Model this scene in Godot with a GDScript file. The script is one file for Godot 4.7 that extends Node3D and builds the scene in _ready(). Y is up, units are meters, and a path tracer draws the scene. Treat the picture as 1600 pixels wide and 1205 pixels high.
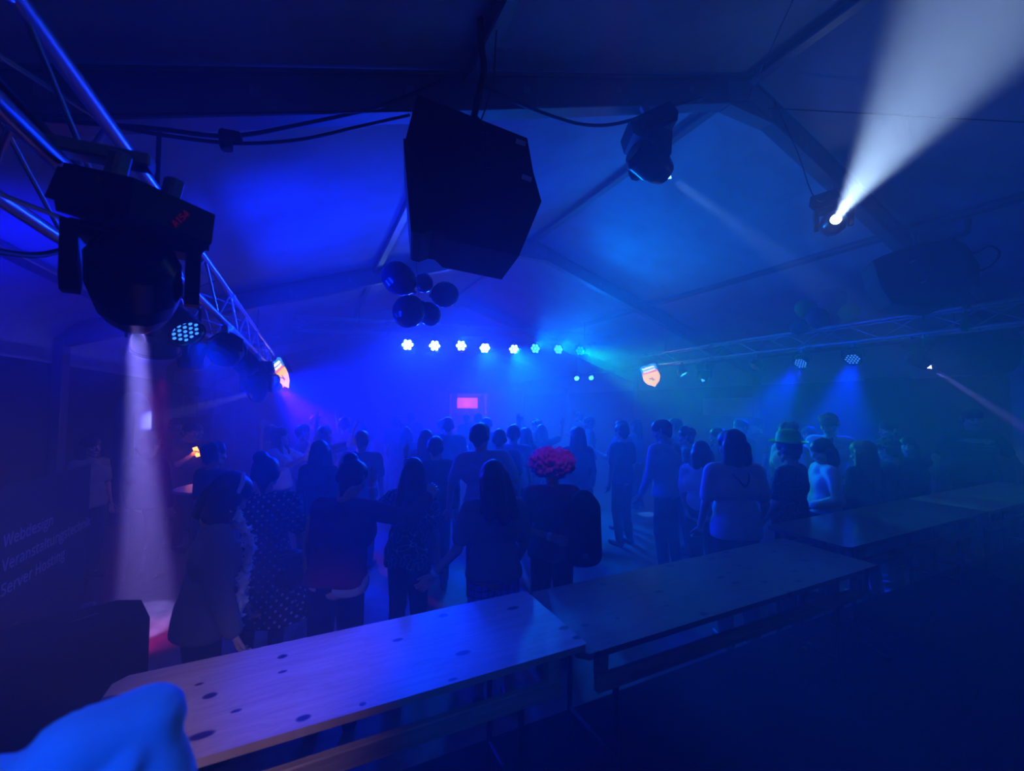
extends Node3D
# A party inside a frame tent, seen from the stage. Tent axis runs along -Z, ridge at x = 4.25, audience floor at y = 0.

const RIDGE_X := 4.25
const RIDGE_Y := 5.66
const SLOPE := 0.335
const HALF_WIDTH := 7.5
const FRAMES := [2.05, -2.95, -7.95, -12.95, -17.95, -22.95]

var M := {}
var taken := {}
var rng := RandomNumberGenerator.new()
var fold_noise := FastNoiseLite.new()
var kit := {}

# ---------------------------------------------------------------- geometry
class Geo:
	var v := PackedVector3Array()
	var n := PackedVector3Array()
	var u := PackedVector2Array()
	var c := PackedColorArray()
	var idx := PackedInt32Array()

	func tri(a: Vector3, b: Vector3, d: Vector3) -> void:   # counterclockwise seen from outside
		var nn := (b - a).cross(d - a).normalized()
		var at := v.size()
		for p in [a, b, d]:
			v.append(p)
			n.append(nn)
			u.append(Vector2(p.x, p.z))
		idx.append_array([at, at + 2, at + 1])

	func quad(a: Vector3, b: Vector3, d: Vector3, e: Vector3) -> void:
		var nn := (b - a).cross(d - a)
		if nn.length_squared() < 1e-16:
			nn = (d - a).cross(e - a)
		nn = nn.normalized()
		var at := v.size()
		for p in [a, b, d, e]:
			v.append(p)
			n.append(nn)
			u.append(Vector2(p.x, p.z))
		idx.append_array([at, at + 2, at + 1, at, at + 3, at + 2])

	func smooth_quad(p: Array, q: Array) -> void:
		var at := v.size()
		for k in 4:
			v.append(p[k])
			n.append(q[k])
			u.append(Vector2(p[k].x, p[k].z))
		idx.append_array([at, at + 2, at + 1, at, at + 3, at + 2])

	func box(t: Transform3D, size: Vector3, bevel := 0.004) -> Geo:
		var h := size * 0.5
		var b := minf(bevel, minf(h.x, minf(h.y, h.z)) * 0.9)
		var g := h - Vector3.ONE * b
		var corner := func(sx: float, sy: float, sz: float, axis: int) -> Vector3:
			var p := Vector3(g.x, g.y, g.z)
			p[axis] = h[axis]
			return t * (p * Vector3(sx, sy, sz))
		for axis in 3:
			var a1 := (axis + 1) % 3
			var a2 := (axis + 2) % 3
			for s in [-1.0, 1.0]:
				var pts := []
				for k in [[-1.0, -1.0], [1.0, -1.0], [1.0, 1.0], [-1.0, 1.0]]:
					var sg := Vector3.ONE
					sg[axis] = s
					sg[a1] = k[0]
					sg[a2] = k[1]
					pts.append(corner.call(sg.x, sg.y, sg.z, axis))
				if s > 0:
					quad(pts[0], pts[1], pts[2], pts[3])
				else:
					quad(pts[3], pts[2], pts[1], pts[0])
			for s1 in [-1.0, 1.0]:
				for s2 in [-1.0, 1.0]:
					var e := []
					for s0 in [-1.0, 1.0]:
						var sg := Vector3.ONE
						sg[axis] = s0
						sg[a1] = s1
						sg[a2] = s2
						e.append(corner.call(sg.x, sg.y, sg.z, a1))
						e.append(corner.call(sg.x, sg.y, sg.z, a2))
					if s1 * s2 > 0:
						quad(e[0], e[2], e[3], e[1])
					else:
						quad(e[1], e[3], e[2], e[0])
		for sx in [-1.0, 1.0]:
			for sy in [-1.0, 1.0]:
				for sz in [-1.0, 1.0]:
					var a: Vector3 = corner.call(sx, sy, sz, 0)
					var b2: Vector3 = corner.call(sx, sy, sz, 1)
					var d: Vector3 = corner.call(sx, sy, sz, 2)
					if sx * sy * sz > 0:
						tri(a, b2, d)
					else:
						tri(a, d, b2)
		return self

	func tube(pts: Array, r, sides := 8, caps := true) -> Geo:
		var side := Vector3.ZERO
		var rings := []
		var ups := []
		for k in pts.size():
			var dir: Vector3 = (pts[mini(k + 1, pts.size() - 1)] - pts[maxi(k - 1, 0)]).normalized()
			if k == 0:
				side = dir.cross(Vector3.UP if absf(dir.y) < 0.9 else Vector3.RIGHT).normalized()
			else:
				side = (side - dir * side.dot(dir)).normalized()
			var other := dir.cross(side)
			var rr: float = r if r is float else r[k]
			var ring := []
			var nor := []
			for j in sides:
				var w := TAU * j / sides
				var q := side * cos(w) + other * sin(w)
				ring.append(pts[k] + q * rr)
				nor.append(q)
			rings.append(ring)
			ups.append(nor)
		for k in pts.size() - 1:
			for j in sides:
				var j2 := (j + 1) % sides
				smooth_quad([rings[k][j], rings[k][j2], rings[k + 1][j2], rings[k + 1][j]], [ups[k][j], ups[k][j2], ups[k + 1][j2], ups[k + 1][j]])
		if caps:
			for j in sides:
				var j2 := (j + 1) % sides
				tri(pts[0], rings[0][j2], rings[0][j])
				tri(pts[-1], rings[-1][j], rings[-1][j2])
		return self

	func lathe(t: Transform3D, prof: Array, sides := 20) -> Geo:   # prof: [radius, height] pairs, bottom to top
		for k in prof.size() - 1:
			var a: Array = prof[k]
			var b: Array = prof[k + 1]
			var sl := Vector2(b[1] - a[1], -(b[0] - a[0])).normalized()
			for j in sides:
				var p := []
				var q := []
				for e in [[j, a], [j, b], [j + 1, b], [j + 1, a]]:
					var w: float = TAU * e[0] / sides
					p.append(t * Vector3(e[1][0] * cos(w), e[1][1], e[1][0] * sin(w)))
					q.append((t.basis * Vector3(cos(w) * sl.x, sl.y, sin(w) * sl.x)).normalized())
				smooth_quad(p, q)
		return self

	func dome(t: Transform3D, r: float, h: float, sides := 6) -> Geo:   # a shallow lens facing local y
		for j in sides:
			var a := TAU * j / sides
			var b := TAU * (j + 1) / sides
			tri(t * Vector3(0, h, 0), t * Vector3(cos(b) * r, 0, sin(b) * r), t * Vector3(cos(a) * r, 0, sin(a) * r))
		return self

	func prism(t: Transform3D, poly: PackedVector2Array, depth: float) -> Geo:   # extruded along local z, centred
		var pl := poly
		if Geometry2D.is_polygon_clockwise(pl):
			pl = pl.duplicate()
			pl.reverse()
		var z := depth * 0.5
		var tr := Geometry2D.triangulate_polygon(pl)
		for k in range(0, tr.size(), 3):
			var a := pl[tr[k]]
			var b := pl[tr[k + 1]]
			var d := pl[tr[k + 2]]
			if (b - a).cross(d - a) < 0:
				var s := b
				b = d
				d = s
			tri(t * Vector3(a.x, a.y, z), t * Vector3(b.x, b.y, z), t * Vector3(d.x, d.y, z))
			tri(t * Vector3(a.x, a.y, -z), t * Vector3(d.x, d.y, -z), t * Vector3(b.x, b.y, -z))
		for k in pl.size():
			var a := pl[k]
			var b := pl[(k + 1) % pl.size()]
			quad(t * Vector3(a.x, a.y, z), t * Vector3(a.x, a.y, -z), t * Vector3(b.x, b.y, -z), t * Vector3(b.x, b.y, z))
		return self

	func ball(t: Transform3D, radii: Vector3, rings := 10, segs := 16) -> Geo:
		for r in rings:
			for s in segs:
				var p := []
				var q := []
				for e in [[r, s], [r, s + 1], [r + 1, s + 1], [r + 1, s]]:
					var la: float = PI * e[0] / rings
					var lo: float = TAU * e[1] / segs
					var d := Vector3(sin(la) * cos(lo), cos(la), sin(la) * sin(lo))
					p.append(t * (d * radii))
					q.append((t.basis * (d / radii)).normalized())
				smooth_quad(p, q)
		return self

	func sheet(rows: Array) -> Geo:   # rows of points, smooth
		var nr := rows.size()
		var nc: int = rows[0].size()
		var at := v.size()
		for r in nr:
			for k in nc:
				var du: Vector3 = rows[r][mini(k + 1, nc - 1)] - rows[r][maxi(k - 1, 0)]
				var dv: Vector3 = rows[mini(r + 1, nr - 1)][k] - rows[maxi(r - 1, 0)][k]
				v.append(rows[r][k])
				n.append(du.cross(dv).normalized())
				u.append(Vector2(float(k) / (nc - 1), float(r) / (nr - 1)))
		for r in nr - 1:
			for k in nc - 1:
				var i := at + r * nc + k
				idx.append_array([i, i + nc + 1, i + 1, i, i + nc, i + nc + 1])
		return self

	func add(arr: Dictionary, t: Transform3D, tint := Color.WHITE) -> Geo:
		var at := v.size()
		var flip := t.basis.determinant() < 0
		for k in arr.v.size():
			v.append(t * arr.v[k])
			n.append((t.basis * arr.n[k]).normalized())
			u.append(Vector2.ZERO)
			c.append(arr.c[k] * tint if arr.c.size() else tint)
		for k in range(0, arr.i.size(), 3):
			if flip:
				idx.append_array([at + arr.i[k], at + arr.i[k + 2], at + arr.i[k + 1]])
			else:
				idx.append_array([at + arr.i[k], at + arr.i[k + 1], at + arr.i[k + 2]])
		return self

	func mesh() -> ArrayMesh:
		var a := []
		a.resize(Mesh.ARRAY_MAX)
		a[Mesh.ARRAY_VERTEX] = v
		a[Mesh.ARRAY_NORMAL] = n
		a[Mesh.ARRAY_TEX_UV] = u
		if c.size() == v.size() and c.size():
			a[Mesh.ARRAY_COLOR] = c
		a[Mesh.ARRAY_INDEX] = idx
		var m := ArrayMesh.new()
		m.add_surface_from_arrays(Mesh.PRIMITIVE_TRIANGLES, a)
		return m

# tapered capsules [a, b, ra, rb] joined with a smooth minimum, meshed as surface nets
static func nets(prims: Array, cell: float, k: float, cuts: Array = []) -> Dictionary:
	var lo := Vector3.INF
	var hi := -Vector3.INF
	for p in prims:
		var r: float = maxf(p[2], p[3]) + cell * 2.0 + k * 0.3
		lo = lo.min(p[0] - Vector3.ONE * r).min(p[1] - Vector3.ONE * r)
		hi = hi.max(p[0] + Vector3.ONE * r).max(p[1] + Vector3.ONE * r)
	var nx := int(ceil((hi.x - lo.x) / cell)) + 1
	var ny := int(ceil((hi.y - lo.y) / cell)) + 1
	var nz := int(ceil((hi.z - lo.z) / cell)) + 1
	var nxy := nx * ny
	var f := PackedFloat32Array()
	f.resize(nxy * nz)
	f.fill(1.0)
	for p in prims:
		var a: Vector3 = p[0] - lo
		var b: Vector3 = p[1] - lo
		var ra: float = p[2]
		var rb: float = p[3]
		var m: float = maxf(ra, rb) + cell * 2.0 + k * 0.5
		var x0 := maxi(0, int((minf(a.x, b.x) - m) / cell))
		var x1 := mini(nx - 1, int((maxf(a.x, b.x) + m) / cell) + 1)
		var y0 := maxi(0, int((minf(a.y, b.y) - m) / cell))
		var y1 := mini(ny - 1, int((maxf(a.y, b.y) + m) / cell) + 1)
		var z0 := maxi(0, int((minf(a.z, b.z) - m) / cell))
		var z1 := mini(nz - 1, int((maxf(a.z, b.z) + m) / cell) + 1)
		var ab := b - a
		var l2 := maxf(ab.length_squared(), 1e-9)
		var dr := rb - ra
		for z in range(z0, z1 + 1):
			var pz := z * cell - a.z
			for y in range(y0, y1 + 1):
				var py := y * cell - a.y
				var i := z * nxy + y * nx + x0
				var base := (py * ab.y + pz * ab.z) / l2
				for x in range(x0, x1 + 1):
					var px := x * cell - a.x
					var t := clampf(base + px * ab.x / l2, 0.0, 1.0)
					var qx := px - ab.x * t
					var qy := py - ab.y * t
					var qz := pz - ab.z * t
					var d := sqrt(qx * qx + qy * qy + qz * qz) - ra - dr * t
					var cur := f[i]
					if d < cur - k:
						f[i] = d
					elif d < cur + k:
						var h := 0.5 + 0.5 * (cur - d) / k
						f[i] = cur + (d - cur) * h - k * h * (1.0 - h) * 0.5
					i += 1
	for cut in cuts:   # keep the side where normal . p < offset
		var nn: Vector3 = cut[0]
		var off: float = cut[1] - nn.dot(lo)
		for i in f.size():
			if f[i] < cell * 2.0:
				var d := nn.x * (i % nx) * cell + nn.y * ((i % nxy) / nx) * cell + nn.z * (i / nxy) * cell - off
				if d > f[i]:
					f[i] = d
	var verts := PackedVector3Array()
	var ids := {}
	var near := cell * 1.8
	var offs := [0, 1, nx, nx + 1, nxy, nxy + 1, nxy + nx, nxy + nx + 1]
	var edges := [[0, 1], [2, 3], [4, 5], [6, 7], [0, 2], [1, 3], [4, 6], [5, 7], [0, 4], [1, 5], [2, 6], [3, 7]]
	var cp := []
	for q in 8:
		cp.append(Vector3(q & 1, (q >> 1) & 1, q >> 2))
	var act := PackedInt32Array()
	for i in f.size() - nxy - nx - 1:
		var g := f[i]
		if g > near or g < -near:
			continue
		var any_in := false
		var any_out := false
		for o in offs:
			if f[i + o] < 0.0:
				any_in = true
			else:
				any_out = true
		if any_in and any_out:
			var s := Vector3.ZERO
			var cnt := 0
			for e in edges:
				var fa := f[i + offs[e[0]]]
				var fb := f[i + offs[e[1]]]
				if (fa < 0.0) != (fb < 0.0):
					s += cp[e[0]].lerp(cp[e[1]], fa / (fa - fb))
					cnt += 1
			ids[i] = verts.size()
			verts.append(lo + (Vector3(i % nx, (i % nxy) / nx, i / nxy) + s / cnt) * cell)
			act.append(i)
	var idx := PackedInt32Array()
	var axes := [[1, nx, nxy], [nx, nxy, 1], [nxy, 1, nx]]
	for i in act:
		for ax in axes:
			var inside := f[i] < 0.0
			if inside == (f[i + ax[0]] < 0.0):
				continue
			var q1: int = ids.get(i - ax[1], -1)
			var q2: int = ids.get(i - ax[1] - ax[2], -1)
			var q3: int = ids.get(i - ax[2], -1)
			var q0: int = ids[i]
			if q1 < 0 or q2 < 0 or q3 < 0:
				continue
			if inside:
				idx.append_array([q0, q2, q1, q0, q3, q2])
			else:
				idx.append_array([q0, q1, q2, q0, q2, q3])
	var norms := PackedVector3Array()
	norms.resize(verts.size())
	for q in range(0, idx.size(), 3):
		var nn := (verts[idx[q + 2]] - verts[idx[q]]).cross(verts[idx[q + 1]] - verts[idx[q]])
		for e in 3:
			norms[idx[q + e]] += nn
	for q in norms.size():
		norms[q] = norms[q].normalized()
	return {"v": verts, "n": norms, "i": idx, "c": PackedColorArray()}

# ---------------------------------------------------------------- naming
func numbered(called: String) -> String:
	taken[called] = taken.get(called, -1) + 1
	return called if taken[called] == 0 else "%s_%03d" % [called, taken[called]]

func tag(o: Node, label: String, category: String, group := "") -> void:
	o.set_meta("label", label)
	o.set_meta("category", category)
	if group:
		o.set_meta("group", group)

func thing(called: String, label: String, category: String, at := Transform3D(), group := "") -> Node3D:
	var o := Node3D.new()
	o.name = numbered(called)
	add_child(o)
	o.transform = at
	tag(o, label, category, group)
	return o

func structure(called: String, label := "") -> Node3D:
	var o := Node3D.new()
	o.name = called
	add_child(o)
	o.set_meta("kind", "structure")
	if label:
		o.set_meta("label", label)
	return o

func part(called: String, g, m: Material, parent: Node, t := Transform3D()) -> MeshInstance3D:
	var o := MeshInstance3D.new()
	o.name = called
	o.mesh = g.mesh() if g is Geo else g
	o.material_override = m
	o.transform = t
	parent.add_child(o, true)
	return o

func xf(p: Vector3, yaw := 0.0, pitch := 0.0, roll := 0.0) -> Transform3D:
	return Transform3D(Basis.from_euler(Vector3(pitch, yaw, roll)), p)

func aim(from: Vector3, to: Vector3) -> Transform3D:   # local -z looks at the target
	var d := (to - from).normalized()
	return Transform3D(Basis.looking_at(d, Vector3.UP if absf(d.y) < 0.95 else Vector3.RIGHT), from)

func along(a: Vector3, b: Vector3) -> Transform3D:   # local y runs from a to b, origin at a
	var y := (b - a).normalized()
	var x := y.cross(Vector3.FORWARD if absf(y.z) < 0.9 else Vector3.RIGHT).normalized()
	return Transform3D(Basis(x, y, x.cross(y)), a)

# ---------------------------------------------------------------- materials
func mat(color: Color, rough := 0.8, metal := 0.0, spec := 0.5) -> StandardMaterial3D:
	var m := StandardMaterial3D.new()
	m.albedo_color = color
	m.roughness = rough
	m.metallic = metal
	m.metallic_specular = spec
	return m

func noise_tex(freq: float, colors: Array, size := 512, octaves := 4, type := FastNoiseLite.TYPE_SIMPLEX_SMOOTH, seed_ := 3) -> NoiseTexture2D:
	var f := FastNoiseLite.new()
	f.seed = seed_
	f.noise_type = type
	f.frequency = freq
	f.fractal_octaves = octaves
	var t := NoiseTexture2D.new()
	t.width = size
	t.height = size
	t.seamless = true
	t.noise = f
	if colors:
		var g := Gradient.new()
		g.offsets = PackedFloat32Array(colors.map(func(e): return e[0]))
		g.colors = PackedColorArray(colors.map(func(e): return e[1]))
		t.color_ramp = g
	return t

func cloth(color: Color, rim := 0.3) -> StandardMaterial3D:
	var m := mat(color, 0.9, 0.0, 0.25)
	m.rim_enabled = true
	m.rim = rim
	m.rim_tint = 0.5
	return m

func printed(tex: Texture2D, scale: float) -> StandardMaterial3D:
	var m := mat(Color.WHITE, 0.88)
	m.albedo_texture = tex
	m.uv1_triplanar = true
	m.uv1_triplanar_sharpness = 6.0
	m.uv1_scale = Vector3.ONE * scale
	return m

func glow(color: Color, energy: float) -> StandardMaterial3D:
	var m := mat(Color(0.05, 0.05, 0.05), 0.4)
	m.emission_enabled = true
	m.emission = color
	m.emission_energy_multiplier = energy
	return m

func polka_image() -> ImageTexture:
	var im := Image.create(128, 128, false, Image.FORMAT_RGB8)
	im.fill(Color(0.012, 0.012, 0.03))
	for y in 128:
		for x in 128:
			for o in [Vector2(32, 32), Vector2(96, 96)]:
				if Vector2(x, y).distance_to(o) < 17.5:
					im.set_pixel(x, y, Color(0.8, 0.8, 0.85))
	return ImageTexture.create_from_image(im)

func plaid_image() -> ImageTexture:
	var im := Image.create(64, 64, false, Image.FORMAT_RGB8)
	for y in 64:
		for x in 64:
			var a := 1.0 if x < 14 else 0.0
			var b := 1.0 if y < 14 else 0.0
			im.set_pixel(x, y, Color(0.5, 0.5, 0.8).lerp(Color(0.04, 0.05, 0.16), (a + b) * 0.5))
	return ImageTexture.create_from_image(im)

func pine_image() -> ImageTexture:
	var w := 1024
	var h := 256
	var im := Image.create(w, h, false, Image.FORMAT_RGB8)
	var f := FastNoiseLite.new()
	f.seed = 11
	f.frequency = 0.02
	f.fractal_octaves = 3
	var r := RandomNumberGenerator.new()
	r.seed = 5
	var knots := []
	for k in 26:
		knots.append([Vector2(r.randf() * w, r.randf() * h), r.randf_range(2.5, 6.5), r.randf_range(1.3, 2.6)])
	for y in h:
		for x in w:
			var bend := 0.0
			var dark := 0.0
			for kn in knots:
				var dx: float = (x - kn[0].x) / kn[2]
				var dy: float = y - kn[0].y
				var d2 := dx * dx + dy * dy
				if d2 < 2500.0:
					var rr: float = kn[1]
					bend += signf(dy) * rr * 1.2 * exp(-d2 / (rr * rr * 14.0))
					if d2 < rr * rr * 1.6:
						dark = maxf(dark, 1.0 - d2 / (rr * rr * 1.6))
			var g := f.get_noise_2d(x * 0.16, (y + bend) * 3.2)
			var ring := 0.5 + 0.5 * sin((y + bend) * 0.55 + f.get_noise_2d(x * 0.35, y * 0.5) * 14.0)
			var col := Color(0.78, 0.66, 0.5).lerp(Color(0.6, 0.46, 0.31), clampf(0.2 + ring * 0.16 + g * 0.35, 0.0, 1.0))
			col = col.lerp(Color(0.16, 0.09, 0.06), clampf(dark * 1.5, 0.0, 0.92))
			im.set_pixel(x, y, col)
	return ImageTexture.create_from_image(im)

func materials() -> void:
	var m := mat(Color(0.8, 0.81, 0.82), 0.62)
	m.albedo_texture = noise_tex(0.008, [[0.0, Color(0.86, 0.86, 0.86)], [0.5, Color(0.96, 0.96, 0.96)], [1.0, Color.WHITE]], 512, 5)
	m.uv1_scale = Vector3(2.0, 1.5, 1)
	M.tarp = m
	m = mat(Color(0.5, 0.51, 0.53), 0.42, 0.55)
	M.beam = m
	M.alu = mat(Color(0.78, 0.79, 0.8), 0.33, 0.85)
	M.dull_alu = mat(Color(0.62, 0.62, 0.63), 0.45, 0.6)
	M.wall = mat(Color(0.2, 0.2, 0.22), 0.85)
	m = mat(Color.WHITE, 0.7)
	m.albedo_texture = noise_tex(0.02, [[0.0, Color(0.32, 0.28, 0.26)], [1.0, Color(0.48, 0.43, 0.4)]], 512, 5)
	m.uv1_scale = Vector3(0.6, 0.6, 1)
	M.floor = m
	m = mat(Color.WHITE, 0.95)
	m.albedo_texture = noise_tex(0.2, [[0.0, Color(0.03, 0.03, 0.035)], [1.0, Color(0.075, 0.075, 0.08)]], 512, 4)
	m.uv1_scale = Vector3(2, 2, 1)
	m.metallic_specular = 0.1
	M.carpet = m
	M.black = mat(Color(0.035, 0.035, 0.038), 0.5)
	M.black_gloss = mat(Color(0.03, 0.03, 0.032), 0.28)
	m = mat(Color(0.04, 0.04, 0.045), 0.75)
	M.cabinet = m
	M.rubber = mat(Color(0.02, 0.02, 0.022), 0.6)
	M.paper = mat(Color(0.8, 0.8, 0.78), 0.8)
	var pine := pine_image()
	for k in 3:
		m = mat([Color(1, 1, 1), Color(0.68, 0.66, 0.6), Color(0.62, 0.58, 0.48)][k], 0.42)
		m.albedo_texture = pine
		m.uv1_offset = Vector3(0.37 * k, 0.21 * k, 0)
		m.uv1_scale = Vector3(0.5, 1.7, 1)
		m.clearcoat_enabled = true
		m.clearcoat = 0.25
		m.clearcoat_roughness = 0.3
		if k == 2:   # lacquered top with a wet sheen
			m.clearcoat = 0.6
			m.clearcoat_roughness = 0.12
		M["pine_%d" % k] = m
	m = mat(Color(0.76, 0.66, 0.52), 0.6)
	m.albedo_texture = noise_tex(0.03, [[0.0, Color(0.7, 0.7, 0.7)], [1.0, Color.WHITE]], 256, 4)
	m.uv1_triplanar = true
	m.uv1_scale = Vector3(0.4, 3, 3)
	M.timber = m
	m = mat(Color.WHITE, 0.55)
	m.vertex_color_use_as_albedo = true
	m.subsurf_scatter_enabled = false
	M.skin = m
	M.lens_dark = mat(Color(0.02, 0.02, 0.03), 0.1)
	M.glass = mat(Color(0.8, 0.85, 0.9, 0.18), 0.05)
	M.glass.transparency = BaseMaterial3D.TRANSPARENCY_ALPHA

# ---------------------------------------------------------------- setting
func roof_y(x: float) -> float:
	return RIDGE_Y - SLOPE * absf(x - RIDGE_X)

func build_tent() -> void:
	var ceil_ := structure("ceiling", "white tarpaulin tent roof on aluminium rafters and purlins")
	for b in FRAMES.size() - 1:
		var z0: float = FRAMES[b]
		var z1: float = FRAMES[b + 1]
		for side in [-1.0, 1.0]:
			var g := Geo.new()
			var rows := []
			var under := []
			for r in 15:
				var w := r / 14.0
				var z := lerpf(z0, z1, w)
				var row := []
				var low := []
				for k in 29:
					var q := k / 28.0
					var out_ := 0.0
					var y := 0.0
					if q < 0.8:
						out_ = q / 0.8 * (HALF_WIDTH - 0.75)
						y = RIDGE_Y - SLOPE * out_
					else:
						var e := (q - 0.8) / 0.2   # the lining rolls over the eave and hangs down as a valance
						out_ = HALF_WIDTH - 0.75 + 0.68 * sin(minf(e * 1.35, 1.0) * PI * 0.5)
						y = RIDGE_Y - SLOPE * (HALF_WIDTH - 0.75) - 0.78 * pow(e, 1.35)
					var sag := sin(w * PI) * sin(clampf(q / 0.8, 0, 1) * PI) * 0.07
					var ripple := fold_noise.get_noise_3d(out_ * 18.0 * side, z * 34.0, 0) * 0.05 * smoothstep(0.72, 0.9, q) * sin(w * PI)
					var p := Vector3(RIDGE_X + side * (out_ - ripple), y - sag - 0.01, z)
					row.append(p)
					low.append(p + Vector3(0, 0.03, 0))
				rows.append(row)
				under.append(low)
			if side > 0:
				for rr in rows:
					rr.reverse()
			g.sheet(rows)
			if side < 0:
				for rr in under:
					rr.reverse()
			g.sheet(under)
			part("roof_panel", g, M.tarp, ceil_)
	for z in FRAMES:
		for side in [-1.0, 1.0]:
			var a := Vector3(RIDGE_X, RIDGE_Y - 0.2, z)
			var e := Vector3(RIDGE_X + side * (HALF_WIDTH - 0.1), roof_y(RIDGE_X + side * (HALF_WIDTH - 0.1)) - 0.2, z)
			var t := along(a, e)
			var L := a.distance_to(e)
			var g := Geo.new()
			# box profile with keder grooves and a wider bottom flange
			g.box(Transform3D(t.basis, t * Vector3(0, L * 0.5, 0)), Vector3(0.25, L, 0.11) if absf(t.basis.x.y) > 0.5 else Vector3(0.11, L, 0.25), 0.01)
			var up := Vector3(0, 1, 0)
			for off in [-0.13, 0.145]:
				g.box(Transform3D(t.basis, t * Vector3(0, L * 0.5, 0) + up * off), Vector3(0.03, L, 0.15) if absf(t.basis.x.y) > 0.5 else Vector3(0.15, L, 0.03), 0.006)
			part("rafter", g, M.beam, ceil_)
			var holes := Geo.new()   # bolt plates along the web
			for k in 7:
				var p := a.lerp(e, 0.12 + k * 0.125)
				for dz in [-0.058, 0.058]:
					holes.box(xf(p + Vector3(0, 0.02, dz)), Vector3(0.06, 0.07, 0.006), 0.002)
					holes.box(xf(p + Vector3(0.1, -0.06, dz)), Vector3(0.035, 0.035, 0.008), 0.002)
			part("bolt_plate", holes, M.dull_alu, ceil_)
		var k2 := Geo.new()   # ridge knuckle
		k2.prism(xf(Vector3(RIDGE_X, RIDGE_Y - 0.24, z)), PackedVector2Array([Vector2(-0.34, -0.23), Vector2(0.34, -0.23), Vector2(0.36, 0.03), Vector2(0, 0.15), Vector2(-0.36, 0.03)]), 0.14)
		part("ridge_bracket", k2, M.dull_alu, ceil_)
	for b in FRAMES.size() - 1:
		var z0: float = FRAMES[b]
		var z1: float = FRAMES[b + 1]
		for off in [0.0, -3.22, 3.22, -6.6, 6.6]:
			var y := roof_y(RIDGE_X + off) - 0.1
			var g := Geo.new()
			g.box(xf(Vector3(RIDGE_X + off, y, (z0 + z1) * 0.5), 0, 0, -SLOPE * signf(off)), Vector3(0.12, 0.08, absf(z1 - z0) - 0.12), 0.012)
			part("purlin", g, M.beam, ceil_)
	for c in [[Vector3(4.18, 5.3, -2.9), Vector3(-0.4, 4.1, 2.0)], [Vector3(4.5, 5.35, -2.9), Vector3(10.6, 3.55, 2.0)]]:
		part("bracing_cable", Geo.new().tube([c[0], c[1]], 0.006, 6), M.rubber, ceil_)

	var fl := structure("floor", "dark wooden floor panels under the crowd")
	part("floor_boards", Geo.new().box(xf(Vector3(RIDGE_X, -0.1, -10.45)), Vector3(15.4, 0.2, 25.4), 0.01), M.floor, fl)
	for s in [["wall_left", -1.0], ["wall_right", 1.0]]:
		var wl := structure(s[0], "dark side wall of the tent below the white valance")
		var x: float = RIDGE_X + s[1] * (HALF_WIDTH - 0.02)
		for b in FRAMES.size() - 1:
			var z0: float = FRAMES[b]
			var z1: float = FRAMES[b + 1]
			part("wall_sheet", Geo.new().box(xf(Vector3(x, 1.6, (z0 + z1) * 0.5)), Vector3(0.06, 3.2, absf(z1 - z0) - 0.02), 0.005), M.wall, wl)
		for z in FRAMES:
			part("post", Geo.new().box(xf(Vector3(x - s[1] * 0.1, 1.5, z)), Vector3(0.12, 3.0, 0.2), 0.01), M.beam, wl)
	for s in [["wall_front", 2.1], ["wall_back", -23.0]]:
		var wl := structure(s[0], "gable wall of the tent")
		var pl := PackedVector2Array([Vector2(-3.3, 0), Vector2(11.8, 0), Vector2(11.8, 3.2), Vector2(RIDGE_X, RIDGE_Y + 0.05), Vector2(-3.3, 3.2)])
		part("gable_sheet", Geo.new().prism(xf(Vector3(0, 0, s[1])), pl, 0.06), M.wall if s[1] < 0 else M.black, wl)

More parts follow.
